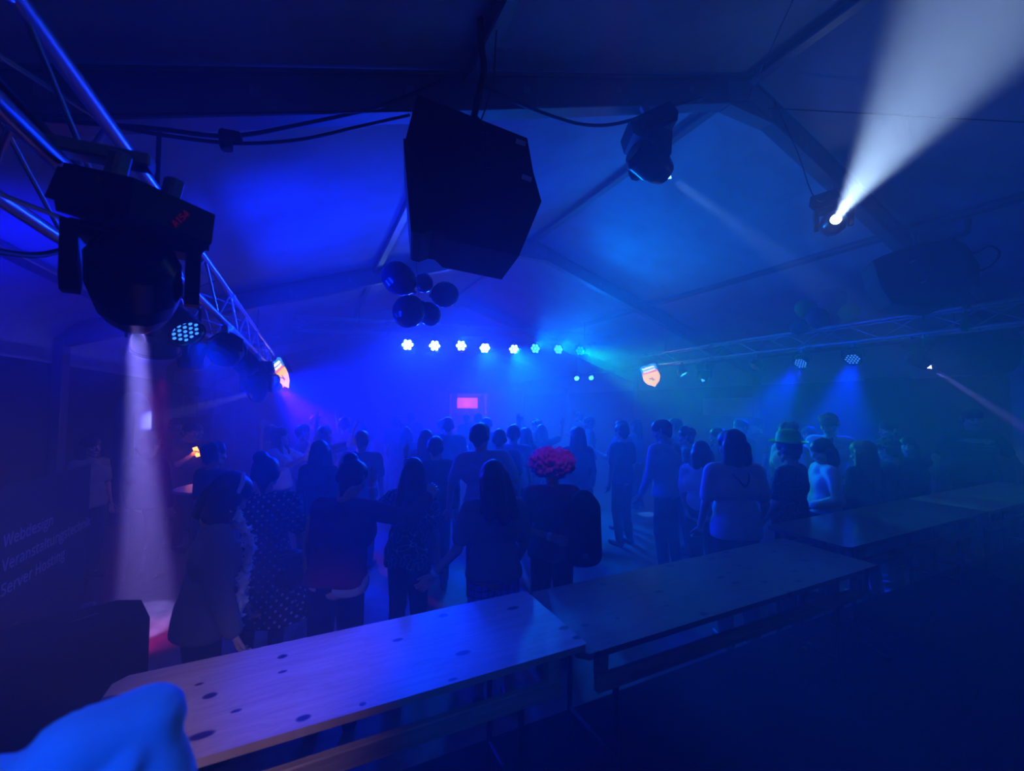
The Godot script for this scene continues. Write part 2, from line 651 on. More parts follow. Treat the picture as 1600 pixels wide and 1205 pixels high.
func build_stage() -> void:
	var t := thing("stage_platform", "low black carpeted stage deck behind the row of wooden tables", "stage", xf(Vector3(4.2, 0, -0.05)))
	part("deck", Geo.new().box(xf(Vector3(0, 0.29, 0)), Vector3(14.0, 0.08, 4.1), 0.01), M.carpet, t)
	part("skirt", Geo.new().box(xf(Vector3(0, 0.125, -2.02)), Vector3(13.9, 0.25, 0.03), 0.004), M.black, t)
	for k in 6:
		part("leg", Geo.new().tube([Vector3(-6.8 + k * 2.7, 0, 1.6), Vector3(-6.8 + k * 2.7, 0.25, 1.6)], 0.03, 8), M.dull_alu, t)
	# tables used as a parapet: [x0, x1, z near, z far, top]
	var rows := [
		[-0.6, 1.03, -1.45, -1.99, 1.085, "pale pine table top lit blue, with knots, at the banner end of the stage", 0],
		[0.99, 3.2, -1.43, -2.02, 1.056, "knotty pine table in the middle of the stage edge, one end under the bluish table", 1],
		[3.27, 5.5, -1.62, -2.2, 1.092, "pine table beside the green hat guest with a glossy wet patch", 2],
		[5.52, 7.75, -1.62, -2.2, 1.09, "pine table at the far end of the row beside the man in black", 0],
	]
	for r in rows:
		var L: float = r[1] - r[0]
		var W: float = r[2] - r[3]
		var o := thing("pine_table", r[5], "table", xf(Vector3((r[0] + r[1]) * 0.5, 0.33, (r[2] + r[3]) * 0.5)), "pine tables along the stage edge")
		var top: float = r[4] - 0.33
		var ch := 0.035
		var pl := PackedVector2Array([Vector2(-L / 2 + ch, -W / 2), Vector2(L / 2 - ch * 0.3, -W / 2), Vector2(L / 2, -W / 2 + ch * 0.3), Vector2(L / 2, W / 2 - ch * 0.3), Vector2(L / 2 - ch * 0.3, W / 2), Vector2(-L / 2 + ch, W / 2), Vector2(-L / 2, W / 2 - ch), Vector2(-L / 2, -W / 2 + ch)])
		var lift := Transform3D(Basis.from_euler(Vector3(PI / 2, 0, 0)), Vector3(0, top - 0.013, 0))
		part("table_top", Geo.new().prism(lift, pl, 0.026), M["pine_%d" % r[6]], o)
		for zz in [W / 2 - 0.05, -W / 2 + 0.06]:
			part("rail", Geo.new().box(xf(Vector3(0, top - 0.165, zz)), Vector3(L - 0.2, 0.065, 0.032), 0.004), M.timber, o)
		for sx in [-1.0, 1.0]:
			for zz in [W / 2 - 0.06, -W / 2 + 0.07]:
				part("spacer", Geo.new().box(xf(Vector3(sx * (L / 2 - 0.135), top - 0.085, zz)), Vector3(0.05, 0.12, 0.045), 0.004), M.timber, o)
				part("leg", Geo.new().tube([Vector3(sx * (L / 2 - 0.25), top - 0.18, zz * 0.8), Vector3(sx * (L / 2 - 0.25), 0.0, zz * 0.8)], 0.014, 8), M.black, o)
			part("leg_brace", Geo.new().tube([Vector3(sx * (L / 2 - 0.25), 0.16, -W * 0.3), Vector3(sx * (L / 2 - 0.25), 0.16, W * 0.3)], 0.011, 8), M.black, o)
			part("cross_batten", Geo.new().box(xf(Vector3(sx * (L / 2 - 0.25), top - 0.045, 0)), Vector3(0.09, 0.035, W - 0.12), 0.004), M.timber, o)

# ---------------------------------------------------------------- trusses
func truss(label: String, a: Vector3, b: Vector3, size: float, bay: float, hang: Array) -> Node3D:
	var o := thing("lighting_truss", label, "truss", Transform3D(Basis(), a))
	var L := a.distance_to(b)
	var t := along(Vector3.ZERO, b - a)
	# make local x horizontal and z vertical
	var dir := (b - a).normalized()
	var sx := dir.cross(Vector3.UP).normalized()
	t = Transform3D(Basis(sx, dir, sx.cross(dir)), Vector3.ZERO)
	var h := size * 0.5
	var chord := Geo.new().tube([Vector3.ZERO, Vector3(0, L, 0)], 0.025, 10).mesh()
	for p in [Vector2(-h, -h), Vector2(h, -h), Vector2(h, h), Vector2(-h, h)]:
		part("chord", chord, M.alu, o, t * Transform3D(Basis(), Vector3(p.x, 0, p.y)))
	var d1 := Geo.new().tube([Vector3(-h, 0, 0), Vector3(h, bay, 0)], 0.009, 6).mesh()
	var d2 := Geo.new().tube([Vector3(h, 0, 0), Vector3(-h, bay, 0)], 0.009, 6).mesh()
	var n := int(L / bay)
	for k in n:
		var dm: ArrayMesh = d1 if k % 2 == 0 else d2
		for f in 4:
			var turn := Transform3D(Basis(Vector3.UP, f * PI / 2), Vector3.ZERO) * Transform3D(Basis(), Vector3(0, k * bay, h))
			part("brace", dm, M.alu, o, t * turn)
	for k in int(L / 2.0) + 1:   # coupler sleeves
		for p in [Vector2(-h, -h), Vector2(h, -h), Vector2(h, h), Vector2(-h, h)]:
			var y := minf(k * 2.0, L - 0.06)
			part("coupler", Geo.new().tube([Vector3(0, -0.05, 0), Vector3(0, 0.05, 0)], 0.03, 10), M.dull_alu, o, t * Transform3D(Basis(), Vector3(p.x, y + 0.05, p.y)))
	for w in hang:   # lifting straps up to the rafters
		var q: Vector3 = w[0] - a
		part("hanging_strap", Geo.new().tube([q, Vector3(q.x, w[1] - a.y, q.z)], 0.012, 6), M.rubber, o)
	return o

# ---------------------------------------------------------------- lamps
func spot(parent: Node3D, t: Transform3D, color: Color, energy: float, angle: float, blend: float, size: float) -> void:
	var s := SpotLight3D.new()
	s.name = "spot_light"
	s.light_color = color
	s.light_energy = energy
	s.spot_angle = angle
	s.spot_angle_attenuation = blend
	s.spot_range = 40.0
	s.spot_attenuation = 2.0
	s.light_size = size
	s.shadow_enabled = true
	parent.add_child(s, true)
	s.transform = t

# a flat LED can hung from a chord at `hang`, shining at `to`
func par_lamp(label: String, hang: Vector3, to: Vector3, color: Color, energy: float, angle: float, leds: int, face: Color, face_energy: float, group: String, r := 0.11, blend := 0.6) -> Node3D:
	var o := thing("par_lamp", label, "spotlight", Transform3D(Basis(), hang), group)
	var pivot := Vector3(0, -0.2, 0)
	var t := aim(pivot, to - hang)
	part("clamp", Geo.new().box(xf(Vector3(0, -0.015, 0)), Vector3(0.05, 0.07, 0.06), 0.008), M.dull_alu, o)
	var flat := Vector3(t.basis.x.x, 0, t.basis.x.z).normalized()
	part("yoke", Geo.new().tube([pivot + flat * (r + 0.025), pivot + flat * (r + 0.025) + Vector3(0, 0.1, 0), Vector3(0, -0.05, 0) + flat * (r * 0.5), Vector3(0, -0.05, 0) - flat * (r * 0.5), pivot - flat * (r + 0.025) + Vector3(0, 0.1, 0), pivot - flat * (r + 0.025)], 0.009, 6), M.black, o)
	var can := t * Transform3D(Basis.from_euler(Vector3(-PI / 2, 0, 0)), Vector3.ZERO)   # local y looks along the beam
	var can_part := part("can", Geo.new().lathe(can, [[0.0, -0.09], [r * 0.6, -0.09], [r * 0.9, -0.06], [r, -0.02], [r, 0.07], [r * 1.06, 0.075], [r * 1.06, 0.09], [r * 0.94, 0.09], [r * 0.92, 0.06], [0.0, 0.06]], 22), M.black_gloss, o)
	var g := Geo.new()
	if leds == 7:
		for k in 7:
			var p := Vector2.ZERO if k == 0 else Vector2.from_angle(TAU * k / 6.0) * r * 0.62
			g.dome(can * Transform3D(Basis(), Vector3(p.x, 0.068, p.y)), r * 0.27, 0.014, 10)
	else:
		for ix in range(-2, 3):
			for iy in range(-2, 3):
				var p := Vector2(ix + 0.5 * (iy & 1), iy * 0.87) * r * 0.36
				if p.length() < r * 0.85:
					g.dome(can * Transform3D(Basis(), Vector3(p.x, 0.066, p.y)), r * 0.12, 0.008, 6)
	part("led_lenses", g, glow(face, face_energy) if energy > 0 else M.lens_dark, can_part)
	if energy > 0:
		spot(o, t * Transform3D(Basis(), Vector3(0, 0, -0.12)), color, energy, angle, blend, r * 0.8)
	return o

# a moving head hung upside down from `hang`; base turned by yaw, head shining at `to`
func moving_head(label: String, hang: Vector3, yaw: float, tilt: float, to: Vector3, color: Color, energy: float, angle: float, beam_blend: float, face_energy: float, s := 1.0) -> Node3D:
	var o := thing("moving_head", label, "moving light", Transform3D(Basis(), hang), "moving head lights")
	var bt := xf(Vector3(0, -0.16, 0) * s, yaw, tilt, 0)
	var g := Geo.new()
	g.prism(bt * Transform3D(Basis.from_euler(Vector3(0, PI / 2, 0)), Vector3.ZERO), PackedVector2Array([Vector2(-0.2, -0.03) * s, Vector2(-0.16, -0.09) * s, Vector2(0.16, -0.09) * s, Vector2(0.2, -0.03) * s, Vector2(0.18, 0.08) * s, Vector2(-0.18, 0.08) * s]), 0.28 * s)
	var base_part := part("base", g, M.black, o)
	for sx in [-1.0, 1.0]:
		var hd := Geo.new()
		hd.prism(bt * Transform3D(Basis.from_euler(Vector3(0, PI / 2, 0)), Vector3(sx * 0.165 * s, -0.01 * s, 0)), PackedVector2Array([Vector2(-0.13, -0.05) * s, Vector2(0.13, -0.05) * s, Vector2(0.1, 0.06) * s, Vector2(-0.1, 0.06) * s]), 0.05 * s)
		part("side_handle", hd, M.black_gloss, base_part)
		part("clamp", Geo.new().box(bt * xf(Vector3(0.09 * sx * s, 0.12 * s, 0)), Vector3(0.05, 0.1, 0.06) * s, 0.008), M.dull_alu, base_part)
	var pivot := Vector3(0, -0.43, 0) * s
	var t := aim(pivot, to - hang)
	var flat := Vector3(t.basis.x.x, 0, t.basis.x.z).normalized()
	var yk := Geo.new()
	var yb := Basis(flat, Vector3.UP, flat.cross(Vector3.UP))
	yk.box(Transform3D(yb, Vector3(0, -0.275, 0) * s), Vector3(0.37, 0.05, 0.15) * s, 0.015)
	yk.tube([Vector3(0, -0.24, 0) * s, Vector3(0, -0.28, 0) * s], 0.08 * s, 16)
	for sx in [-1.0, 1.0]:
		yk.prism(Transform3D(yb * Basis.from_euler(Vector3(0, PI / 2, 0)), flat * (sx * 0.165 * s) + Vector3(0, -0.37, 0) * s), PackedVector2Array([Vector2(-0.075, 0.11) * s, Vector2(0.075, 0.11) * s, Vector2(0.06, -0.08) * s, Vector2(0.03, -0.12) * s, Vector2(-0.03, -0.12) * s, Vector2(-0.06, -0.08) * s]), 0.045 * s)
	part("yoke", yk, M.black, o)
	var can := t * Transform3D(Basis.from_euler(Vector3(-PI / 2, 0, 0)), Vector3.ZERO)
	var ho := Geo.new()
	ho.lathe(can, [[0.0, -0.17 * s], [0.09 * s, -0.17 * s], [0.13 * s, -0.12 * s], [0.138 * s, 0.02 * s], [0.125 * s, 0.1 * s], [0.1 * s, 0.16 * s], [0.085 * s, 0.19 * s], [0.06 * s, 0.19 * s], [0.055 * s, 0.17 * s], [0.0, 0.17 * s]], 10)
	var shell := part("head_shell", ho, M.black_gloss, o)
	var rim := Geo.new()
	rim.lathe(can, [[0.056 * s, 0.176 * s], [0.066 * s, 0.176 * s], [0.066 * s, 0.196 * s], [0.056 * s, 0.196 * s]], 20)
	part("lens_ring", rim, M.dull_alu, shell)
	part("lens", Geo.new().dome(can * Transform3D(Basis(), Vector3(0, 0.174 * s, 0)), 0.053 * s, 0.075 * s, 14), glow(color, face_energy) if energy > 0 else M.lens_dark, shell)
	if energy > 0:
		spot(o, t * Transform3D(Basis(), Vector3(0, 0, -0.26 * s)), color, energy, angle, beam_blend, 0.035 * s)
	return o

func build_rig() -> void:
	truss("near square truss of bright aluminium tubes over the banner side", Vector3(-0.8, 2.88, 1.6), Vector3(-0.8, 2.88, -11.4), 0.29, 0.5, [[Vector3(-0.8, 3.0, -2.95), 3.6], [Vector3(-0.8, 3.0, -7.95), 3.6]])
	truss("long truss over the bar side of the tent carrying balloons", Vector3(8.1, 3.22, 1.6), Vector3(8.1, 3.22, -10.2), 0.29, 0.5, [[Vector3(8.1, 3.3, -2.95), 4.02], [Vector3(8.1, 3.3, -7.95), 4.02]])
	truss("hazy cross truss carrying the row of eight dazzling lamps", Vector3(-0.4, 3.847, -10.445), Vector3(8.6, 4.063, -10.445), 0.29, 0.5, [[Vector3(1.0, 3.9, -10.445), 4.5], [Vector3(7.4, 4.0, -10.445), 4.55]])

	# eight LED cans on the cross truss
	var xs := [2.106, 2.771, 3.457, 4.11, 4.951, 5.604, 6.354, 7.101]
	var to := [Vector3(0.7, 1.2, -3.6), Vector3(1.3, 1.2, -3.6), Vector3(1.8, 4.2, -1), Vector3(3.0, 0.8, -5.5), Vector3(4.2, 0.8, -5.5), Vector3(4.6, 4.3, -1), Vector3(5.4, 4.2, -1), Vector3(5.6, 1.6, -2.6)]
	var col := [Color(0, 0.14, 1), Color(0, 0.14, 1), Color(0, 0.2, 1), Color(0, 0.32, 1), Color(0, 0.42, 1), Color(0, 0.46, 1), Color(0, 0.5, 1), Color(0, 0.9, 0.45)]
	var en := [70.0, 70.0, 48.0, 80.0, 90.0, 54.0, 44.0, 75.0]
	var fe := [40.0, 40.0, 25.0, 40.0, 16.0, 4.0, 3.0, 1.5]
	var names := ["dazzling bluish white lamp at the balloon end of the cross truss", "dazzling bluish white lamp, second in the row from the balloon end", "white flower shaped lamp, third in the row from the balloon end", "glaring white lamp, fourth in the row from the balloon end", "cyan haloed white lamp, fifth in the row from the balloon end", "small cyan lamp, third in the row from the green end", "small teal lamp beside the green lamp of the row", "green lamp at the end of the row of eight"]
	for k in 8:
		var face := Color(0.55, 0.8, 1.0) if k < 5 else (Color(0.35, 0.95, 1.0) if k < 7 else Color(0.05, 1.0, 0.35))
		par_lamp(names[k], Vector3(xs[k], 3.717 + (xs[k] - 2.106) * 0.024, -10.3), to[k], col[k], en[k], 28.0 if k < 7 else 13.0, 7, face, fe[k], "eight lamps on the cross truss", 0.15, 0.9)
	for k in 2:
		var low := par_lamp(["tiny cyan lamp on a drop pole under the green lamp", "tiny cyan lamp on the drop pole farther along from the green lamp"][k], Vector3([7.2, 7.72][k], [3.07, 3.1][k], -10.59), Vector3(5.0 + k, 0, -6.5), Color(0, 0.5, 1), 5.0, 16.0, 18, Color(0.4, 0.95, 1.0), 14.0, "two low cyan lamps", 0.09)
		part("drop_pole", Geo.new().tube([Vector3.ZERO, Vector3(0, 0.77, 0)], 0.015, 6), M.dull_alu, low)

	# banner-side truss
	var big := moving_head("big black moving head with a red digital display, beam straight down", Vector3(-0.47, 2.75, -1.58), 0.85, 0.3, Vector3(-1.36, 0, -5.2), Color(0.55, 0.52, 1.0), 190.0, 3.6, 0.35, 30.0, 0.8)
	part("outrigger_arm", Geo.new().box(xf(Vector3(-0.09, 0.02, 0)), Vector3(0.24, 0.04, 0.06), 0.006), M.dull_alu, big)
	var digits := TextMesh.new()
	digits.text = "A154"
	digits.font_size = 32
	digits.pixel_size = 0.0008
	digits.depth = 0.002
	part("display_digits", digits, glow(Color(1.0, 0.08, 0.3), 0.035), big.get_node("base"), xf(Vector3(0, -0.128, 0), 0.85, 0.3) * xf(Vector3(0.01, 0.01, 0.158), 0, -0.15, 1.0))
	moving_head("dark moving head in front of the edge-on beer sign", Vector3(-0.655, 2.71, -6.6), PI / 2, 0.0, Vector3(-0.5, 0, -8.4), Color(0.4, 0.4, 1.0), 16.0, 4.0, 0.3, 3.0)
	moving_head("small moving head throwing a thin beam over the drink table", Vector3(-0.655, 2.71, -9.9), PI / 2, 0.0, Vector3(-3.0, 1.7, -10.6), Color(0.5, 0.5, 1.0), 60.0, 4.5, 0.3, 30.0, 0.7)
	var g1 := "LED cans on the banner-side truss"
	par_lamp("LED can with sparkling blue dots beside the big moving head", Vector3(-0.655, 2.69, -2.85), Vector3(0.5, 1.05, -1.75), Color(0, 0.12, 1), 12.0, 24.0, 18, Color(0.18, 0.45, 1.0), 3.0, g1, 0.085, 0.8)
	par_lamp("dark LED can tilted up at the roof, nearer the big moving head", Vector3(-0.655, 2.69, -4.2), Vector3(0.4, 4.6, -6.0), Color(0, 0.12, 1), 10.0, 60.0, 18, Color(0.1, 0.2, 1.0), 3.0, g1, 0.13, 1.0)
	par_lamp("dark LED can tilted up at the roof, nearer the beer sign", Vector3(-0.655, 2.69, -5.4), Vector3(2.4, 5.0, -7.0), Color(0, 0.14, 1), 11.0, 60.0, 18, Color(0.1, 0.2, 1.0), 3.0, g1, 0.13, 1.0)
	par_lamp("LED can with a purple glow over the polka dot dress", Vector3(-0.945, 2.69, -3.6), Vector3(-1.3, 0.0, -4.85), Color(1.0, 0.12, 0.7), 14.0, 8.5, 18, Color(0.9, 0.4, 1.0), 3.0, g1, 0.13, 0.8)
	par_lamp("blue LED can washing the crowd behind the drink table", Vector3(-0.655, 2.69, -8.6), Vector3(2.2, 1.0, -6.3), Color(0, 0.08, 1), 85.0, 45.0, 18, Color(0.1, 0.25, 1.0), 4.0, g1, 0.13, 0.9)
	par_lamp("added unseen rose LED can over the stage that reddens the pink wig", Vector3(1.03, 4.42, -1.0), Vector3(1.76, 1.62, -2.95), Color(0.9, 0.1, 1.0), 1.5, 4.6, 18, Color(1.0, 0.3, 0.5), 2.0, g1, 0.1, 0.6)  # invented lamp above the view, put in to bring out the wig's pink
	par_lamp("added unseen lavender LED can over the stage brightening the end table", Vector3(-0.655, 2.69, -0.1), Vector3(-0.15, 1.08, -1.8), Color(0.8, 0.68, 1.0), 2.2, 15.0, 18, Color(0.8, 0.7, 1.0), 2.0, g1, 0.1, 0.9)  # extra lamp out of view, added to give the end table lavender light
	par_lamp("added unseen blue LED can over the stage brightening the white jacket", Vector3(-0.655, 2.69, 0.4), Vector3(-0.15, 1.6, -0.75), Color(0, 0.3, 1.0), 2.2, 22.0, 18, Color(0.2, 0.5, 1.0), 2.0, g1, 0.1, 0.9)  # added behind the camera so the jacket catches blue light
	par_lamp("small red orange lamp glowing in the haze past the beer sign", Vector3(-0.655, 2.69, -11.0), Vector3(0.2, 1.5, -8.3), Color(1.0, 0.07, 0.1), 10.0, 10.0, 7, Color(1.0, 0.35, 0.12), 10.0, "", 0.1, 0.6)

	par_lamp("added blue LED can tilted back to brighten the white eave lining", Vector3(-0.945, 2.69, -4.7), Vector3(-2.9, 3.0, -5.0), Color(0, 0.05, 1), 8.0, 60.0, 18, Color(0.1, 0.2, 1.0), 3.0, g1, 0.13, 1.0)  # extra lamp, added because the eave lining came out dark

	# rafter heads
	moving_head("black moving head under the rafter with a short pale beam", Vector3(2.84, 4.83, -2.95), 1.126, -0.45, Vector3(6.2, 3.05, -2.75), Color(0.45, 0.7, 1.0), 40.0, 4.5, 0.5, 6.0, 1.15)
	moving_head("moving head under the ridge end throwing the huge white beam overhead", Vector3(5.86, 4.77, -2.95), 0.2, 0.0, Vector3(2.46, 3.77, -0.6), Color(0.7, 0.84, 1.0), 130.0, 5.8, 0.6, 60.0, 1.05)

	# bar-side truss
	var g2 := "LED cans on the bar-side truss"
	moving_head("slim moving head throwing a lavender beam over the man in black", Vector3(7.955, 3.05, -2.98), PI / 2, 0.0, Vector3(8.39, 1.75, -2.11), Color(0.5, 0.48, 1.0), 70.0, 3.2, 0.3, 40.0, 0.8)
	moving_head("moving head with a faint thin beam beside the low cyan strip lamp", Vector3(7.955, 3.05, -6.65), PI / 2, 0.0, Vector3(7.3, 1.9, -6.5), Color(0.2, 0.55, 1.0), 30.0, 3.0, 0.3, 4.0, 0.8)
	par_lamp("blue LED can under the bar-side truss below the green balloon", Vector3(7.955, 3.03, -4.58), Vector3(5.6, 0.9, -4.4), Color(0, 0.14, 1), 46.0, 17.0, 18, Color(0.2, 0.5, 1.0), 2.5, g2, 0.12, 0.5)
	par_lamp("blue LED can under the bar-side truss nearer the slim moving head", Vector3(7.955, 3.03, -3.79), Vector3(5.9, 0.9, -3.2), Color(0, 0.14, 1), 46.0, 17.0, 18, Color(0.2, 0.5, 1.0), 2.5, g2, 0.12, 0.5)
	par_lamp("unlit dark lamp hanging under the bar-side truss", Vector3(7.955, 3.03, -5.43), Vector3(6.5, 1.5, -6.0), Color.BLACK, 0.0, 17.0, 18, Color.BLACK, 0.0, g2, 0.12)
	par_lamp("low cyan strip lamp in the haze under the bar-side truss", Vector3(7.955, 3.03, -7.3), Vector3(8.6, 0.0, -5.4), Color(0, 0.4, 1), 10.0, 15.0, 18, Color(0.3, 0.9, 1.0), 5.0, g2, 0.11)

# ---------------------------------------------------------------- props
func sag(a: Vector3, b: Vector3, drop: float, n := 10) -> Array:
	var out := []
	for k in n + 1:
		var w := k / float(n)
		out.append(a.lerp(b, w) - Vector3(0, drop * 4.0 * w * (1.0 - w), 0))
	return out

func soft(pts: Array, n := 6) -> Array:   # a smooth line through the points
	var c := Curve3D.new()
	for k in pts.size():
		var d: Vector3 = (pts[mini(k + 1, pts.size() - 1)] - pts[maxi(k - 1, 0)]) / 6.0
		c.add_point(pts[k], -d, d)
	var out := []
	for k in pts.size() - 1:
		for j in n:
			out.append(c.sample(k, j / float(n)))
	out.append(pts[-1])
	return out

func build_props() -> void:
	# speakers: side outline, front grille, flying gear
	var sp := thing("hanging_speaker", "big black angular loudspeaker hung from the rafter in the middle", "speaker", xf(Vector3(0.91, 3.48, -2.43), deg_to_rad(-25.5) + 0.24), "hanging loudspeakers")
	var s := 2.62 / 660.0
	var pl := PackedVector2Array()
	for p in [[-92, 117], [84, 75], [94, 20], [108, -28], [70, -122], [-42, -107], [-56, -94], [-68, -93], [-84, -101], [-96, -99], [-108, 46]]:
		pl.append(Vector2(p[0], p[1]) * s)
	var cab := part("cabinet", Geo.new().prism(xf(Vector3(0, 0, -0.26)), pl, 0.52), M.cabinet, sp)
	part("grille", Geo.new().prism(xf(Vector3(0, 0, -0.26)), PackedVector2Array([Vector2(-112, 46) * s, Vector2(-108, 46) * s, Vector2(-95, -98) * s, Vector2(-99, -98) * s]), 0.5), M.black_gloss, cab)
	for q in [[73, 66, -0.2], [83, 8, -0.25]]:
		part("sticker", Geo.new().box(xf(Vector3(q[0] * s, q[1] * s, 0.001), 0, 0, q[2]), Vector3(0.066, 0.034, 0.002), 0.0005), M.paper, cab)
	for q in [[12, 71], [20, 15]]:
		part("handle", Geo.new().box(xf(Vector3(q[0] * s, q[1] * s, 0.004)), Vector3(0.06, 0.012, 0.008), 0.003), M.black_gloss, cab)
	part("rigging_bracket", Geo.new().box(xf(Vector3(-0.03, 0.41, -0.2), 0, 0, -0.24), Vector3(0.36, 0.03, 0.05), 0.006), M.black, sp)
	part("lifting_strap", Geo.new().tube(soft([Vector3(-0.01, 0.41, -0.1), Vector3(0.02, 0.55, -0.06), Vector3(0.05, 0.72, -0.02), Vector3(0.03, 0.86, 0.0), Vector3(0.02, 1.06, 0.0)]), 0.022, 8), M.rubber, sp)
	part("safety_wire", Geo.new().tube(soft([Vector3(0.04, 0.42, -0.1), Vector3(0.1, 0.6, 0.0), Vector3(0.12, 0.9, 0.02), Vector3(0.13, 1.06, 0.02)]), 0.005, 6), M.rubber, sp)
	part("signal_cable", Geo.new().tube(soft([Vector3(0.0, 0.38, 0.01), Vector3(0.05, 0.3, 0.03), Vector3(0.06, 0.15, 0.02), Vector3(0.05, -0.02, 0.012)]), 0.006, 6), M.rubber, sp)
	var sp2 := thing("hanging_speaker", "black loudspeaker hung above the bar-side truss with balloons", "speaker", xf(Vector3(6.83, 3.66, -2.45), deg_to_rad(-25.5) - 0.45), "hanging loudspeakers")
	var s2 := 5.2 / 660.0
	pl = PackedVector2Array()
	for p in [[-64, 32], [-50, 38], [-10, 50], [30, 52], [48, 40], [62, 5], [60, -25], [20, -55], [-25, -48], [-42, -42], [-56, -10]]:
		pl.append(Vector2(p[0], p[1]) * s2)
	cab = part("cabinet", Geo.new().prism(xf(Vector3(0, 0, -0.26)), pl, 0.52), M.cabinet, sp2)
	for q in [[-15, 22], [-3, -12]]:
		part("handle", Geo.new().box(xf(Vector3(q[0] * s2, q[1] * s2, 0.004), 0, 0, 0.4), Vector3(0.06, 0.014, 0.008), 0.003), M.dull_alu, cab)
	part("rigging_bracket", Geo.new().tube([Vector3(0.1, 0.38, -0.2), Vector3(0.52, 0.55, -0.3), Vector3(0.54, 0.72, -0.32)], 0.03, 8), M.black, sp2)
	part("signal_cable", Geo.new().tube(soft([Vector3(0.3, 0.46, -0.2), Vector3(0.42, 0.2, 0.0), Vector3(0.58, 0.26, 0.0), Vector3(0.66, 0.16, 0.0), Vector3(0.58, 0.02, 0.0), Vector3(0.47, -0.02, -0.1)]), 0.012, 6), M.rubber, sp2)
	part("hanging_strap", Geo.new().tube([Vector3(0.0, 0.38, -0.26), Vector3(0.0, 0.62, -0.26)], 0.02, 6), M.rubber, sp2)

	# cables along the near rafter
	var cz := -2.83
	var runs := [
		["thick cable loop sagging under the rafter to the plug box", [Vector3(-1.356, 3.435, cz), Vector3(-1.087, 3.484, cz), Vector3(-0.784, 3.54, cz), Vector3(-0.45, 3.593, cz), Vector3(-0.086, 3.768, cz), Vector3(0.4, 4.043, cz), Vector3(0.788, 4.343, cz)], 0.012],
		["lower black cable drooping below the rafter beside the plug box", [Vector3(-0.965, 3.49, cz + 0.03), Vector3(-0.729, 3.499, cz + 0.03), Vector3(-0.409, 3.544, cz + 0.03), Vector3(-0.084, 3.657, cz + 0.03), Vector3(0.244, 3.832, cz + 0.03), Vector3(0.568, 4.007, cz + 0.03)], 0.01],
		["twin black cable from the loudspeaker strap to the rafter moving head", [Vector3(1.086, 4.416, cz), Vector3(1.445, 4.375, cz), Vector3(1.853, 4.366, cz), Vector3(2.174, 4.423, cz), Vector3(2.487, 4.556, cz), Vector3(2.827, 4.754, cz), Vector3(3.416, 5.066, cz)], 0.014],
		["thin cable stretched tight along the rafter flange", [Vector3(-1.355, 3.404, cz + 0.05), Vector3(-0.941, 3.535, cz + 0.05), Vector3(-0.255, 3.757, cz + 0.05), Vector3(0.568, 4.025, cz + 0.05)], 0.008],
		["safety wire hanging from the ridge to the huge beam's moving head", [Vector3(4.557, 5.394, cz), Vector3(4.94, 4.943, cz), Vector3(5.198, 4.509, cz), Vector3(5.4, 4.45, cz), Vector3(5.6, 4.62, cz)], 0.007],
		["black cable lying on the stage deck beneath the row of tables", [Vector3(3.69, 0.343, -2.0), Vector3(3.66, 0.343, -1.86), Vector3(3.62, 0.343, -1.72), Vector3(3.55, 0.343, -1.54)], 0.012],
		["second black cable lying on the stage deck near the first", [Vector3(3.98, 0.343, -2.0), Vector3(3.84, 0.343, -1.78), Vector3(3.68, 0.343, -1.58)], 0.011],
		["black cable on the stage deck by the far table", [Vector3(6.37, 0.343, -2.02), Vector3(6.3, 0.343, -1.9), Vector3(6.08, 0.343, -1.62)], 0.012],
		["cable looping down beside the near truss", [Vector3(-0.97, 2.95, -1.3), Vector3(-0.95, 2.6, -1.4), Vector3(-0.9, 2.5, -1.6), Vector3(-0.85, 2.55, -1.95), Vector3(-0.8, 2.7, -2.2)], 0.01],
		["cable laid through the near truss to the big moving head", [Vector3(-0.7, 2.85, 0.6), Vector3(-0.75, 2.78, -0.6), Vector3(-0.72, 2.86, -1.4), Vector3(-0.66, 2.74, -2.0), Vector3(-0.66, 2.62, -2.25)], 0.011],
	]
	for r in runs:
		var o := MeshInstance3D.new()
		o.name = numbered("cable")
		o.mesh = Geo.new().tube(soft(r[1]), r[2], 6).mesh()
		o.material_override = M.rubber
		add_child(o)
		tag(o, r[0], "cable", "black cables on the rig")
	var pb := thing("plug_box", "small black plug bundle hanging in the cable loop", "plug box", xf(Vector3(-0.44, 3.575, -2.8), 0.3, 0, 0.2))
	part("plug", Geo.new().box(xf(Vector3(0, 0, 0)), Vector3(0.11, 0.06, 0.06), 0.012), M.rubber, pb)
	part("socket", Geo.new().lathe(xf(Vector3(-0.03, -0.05, 0)), [[0.0, -0.03], [0.03, -0.03], [0.036, 0.0], [0.03, 0.03], [0.0, 0.03]], 12), M.rubber, pb)

	var scrap := thing("paper_scrap", "small crumpled greenish paper scrap on the black stage deck", "paper", xf(Vector3(3.2, 0.335, -1.87)))
	part("crumpled_sheet", Geo.new().add(crumple(nets([[Vector3(-0.05, 0.01, 0), Vector3(0.0, 0.012, 0.01), 0.01, 0.014], [Vector3(0.0, 0.012, 0.01), Vector3(0.05, 0.012, -0.01), 0.02, 0.012]], 0.006, 0.008), 0.012, 14.0), Transform3D()), mat(Color(0.3, 0.45, 0.25), 0.8), scrap)

	# balloons
	var blue := mat(Color(0.05, 0.09, 0.4), 0.25)
	var teal := mat(Color(0.08, 0.2, 0.38), 0.25)
	var green := mat(Color(0.25, 0.75, 0.12), 0.25)
	for m in [blue, teal, green]:
		m.backlight_enabled = true
		m.backlight = Color(0.3, 0.3, 0.3)
	balloon("dark blue balloon, biggest of the middle cluster, above the lamp row", Vector3(0.9, 3.52, -4.95), 0.19, 0.5, blue, "balloons in the middle cluster", Vector3(1.15, 3.35, -5.0))
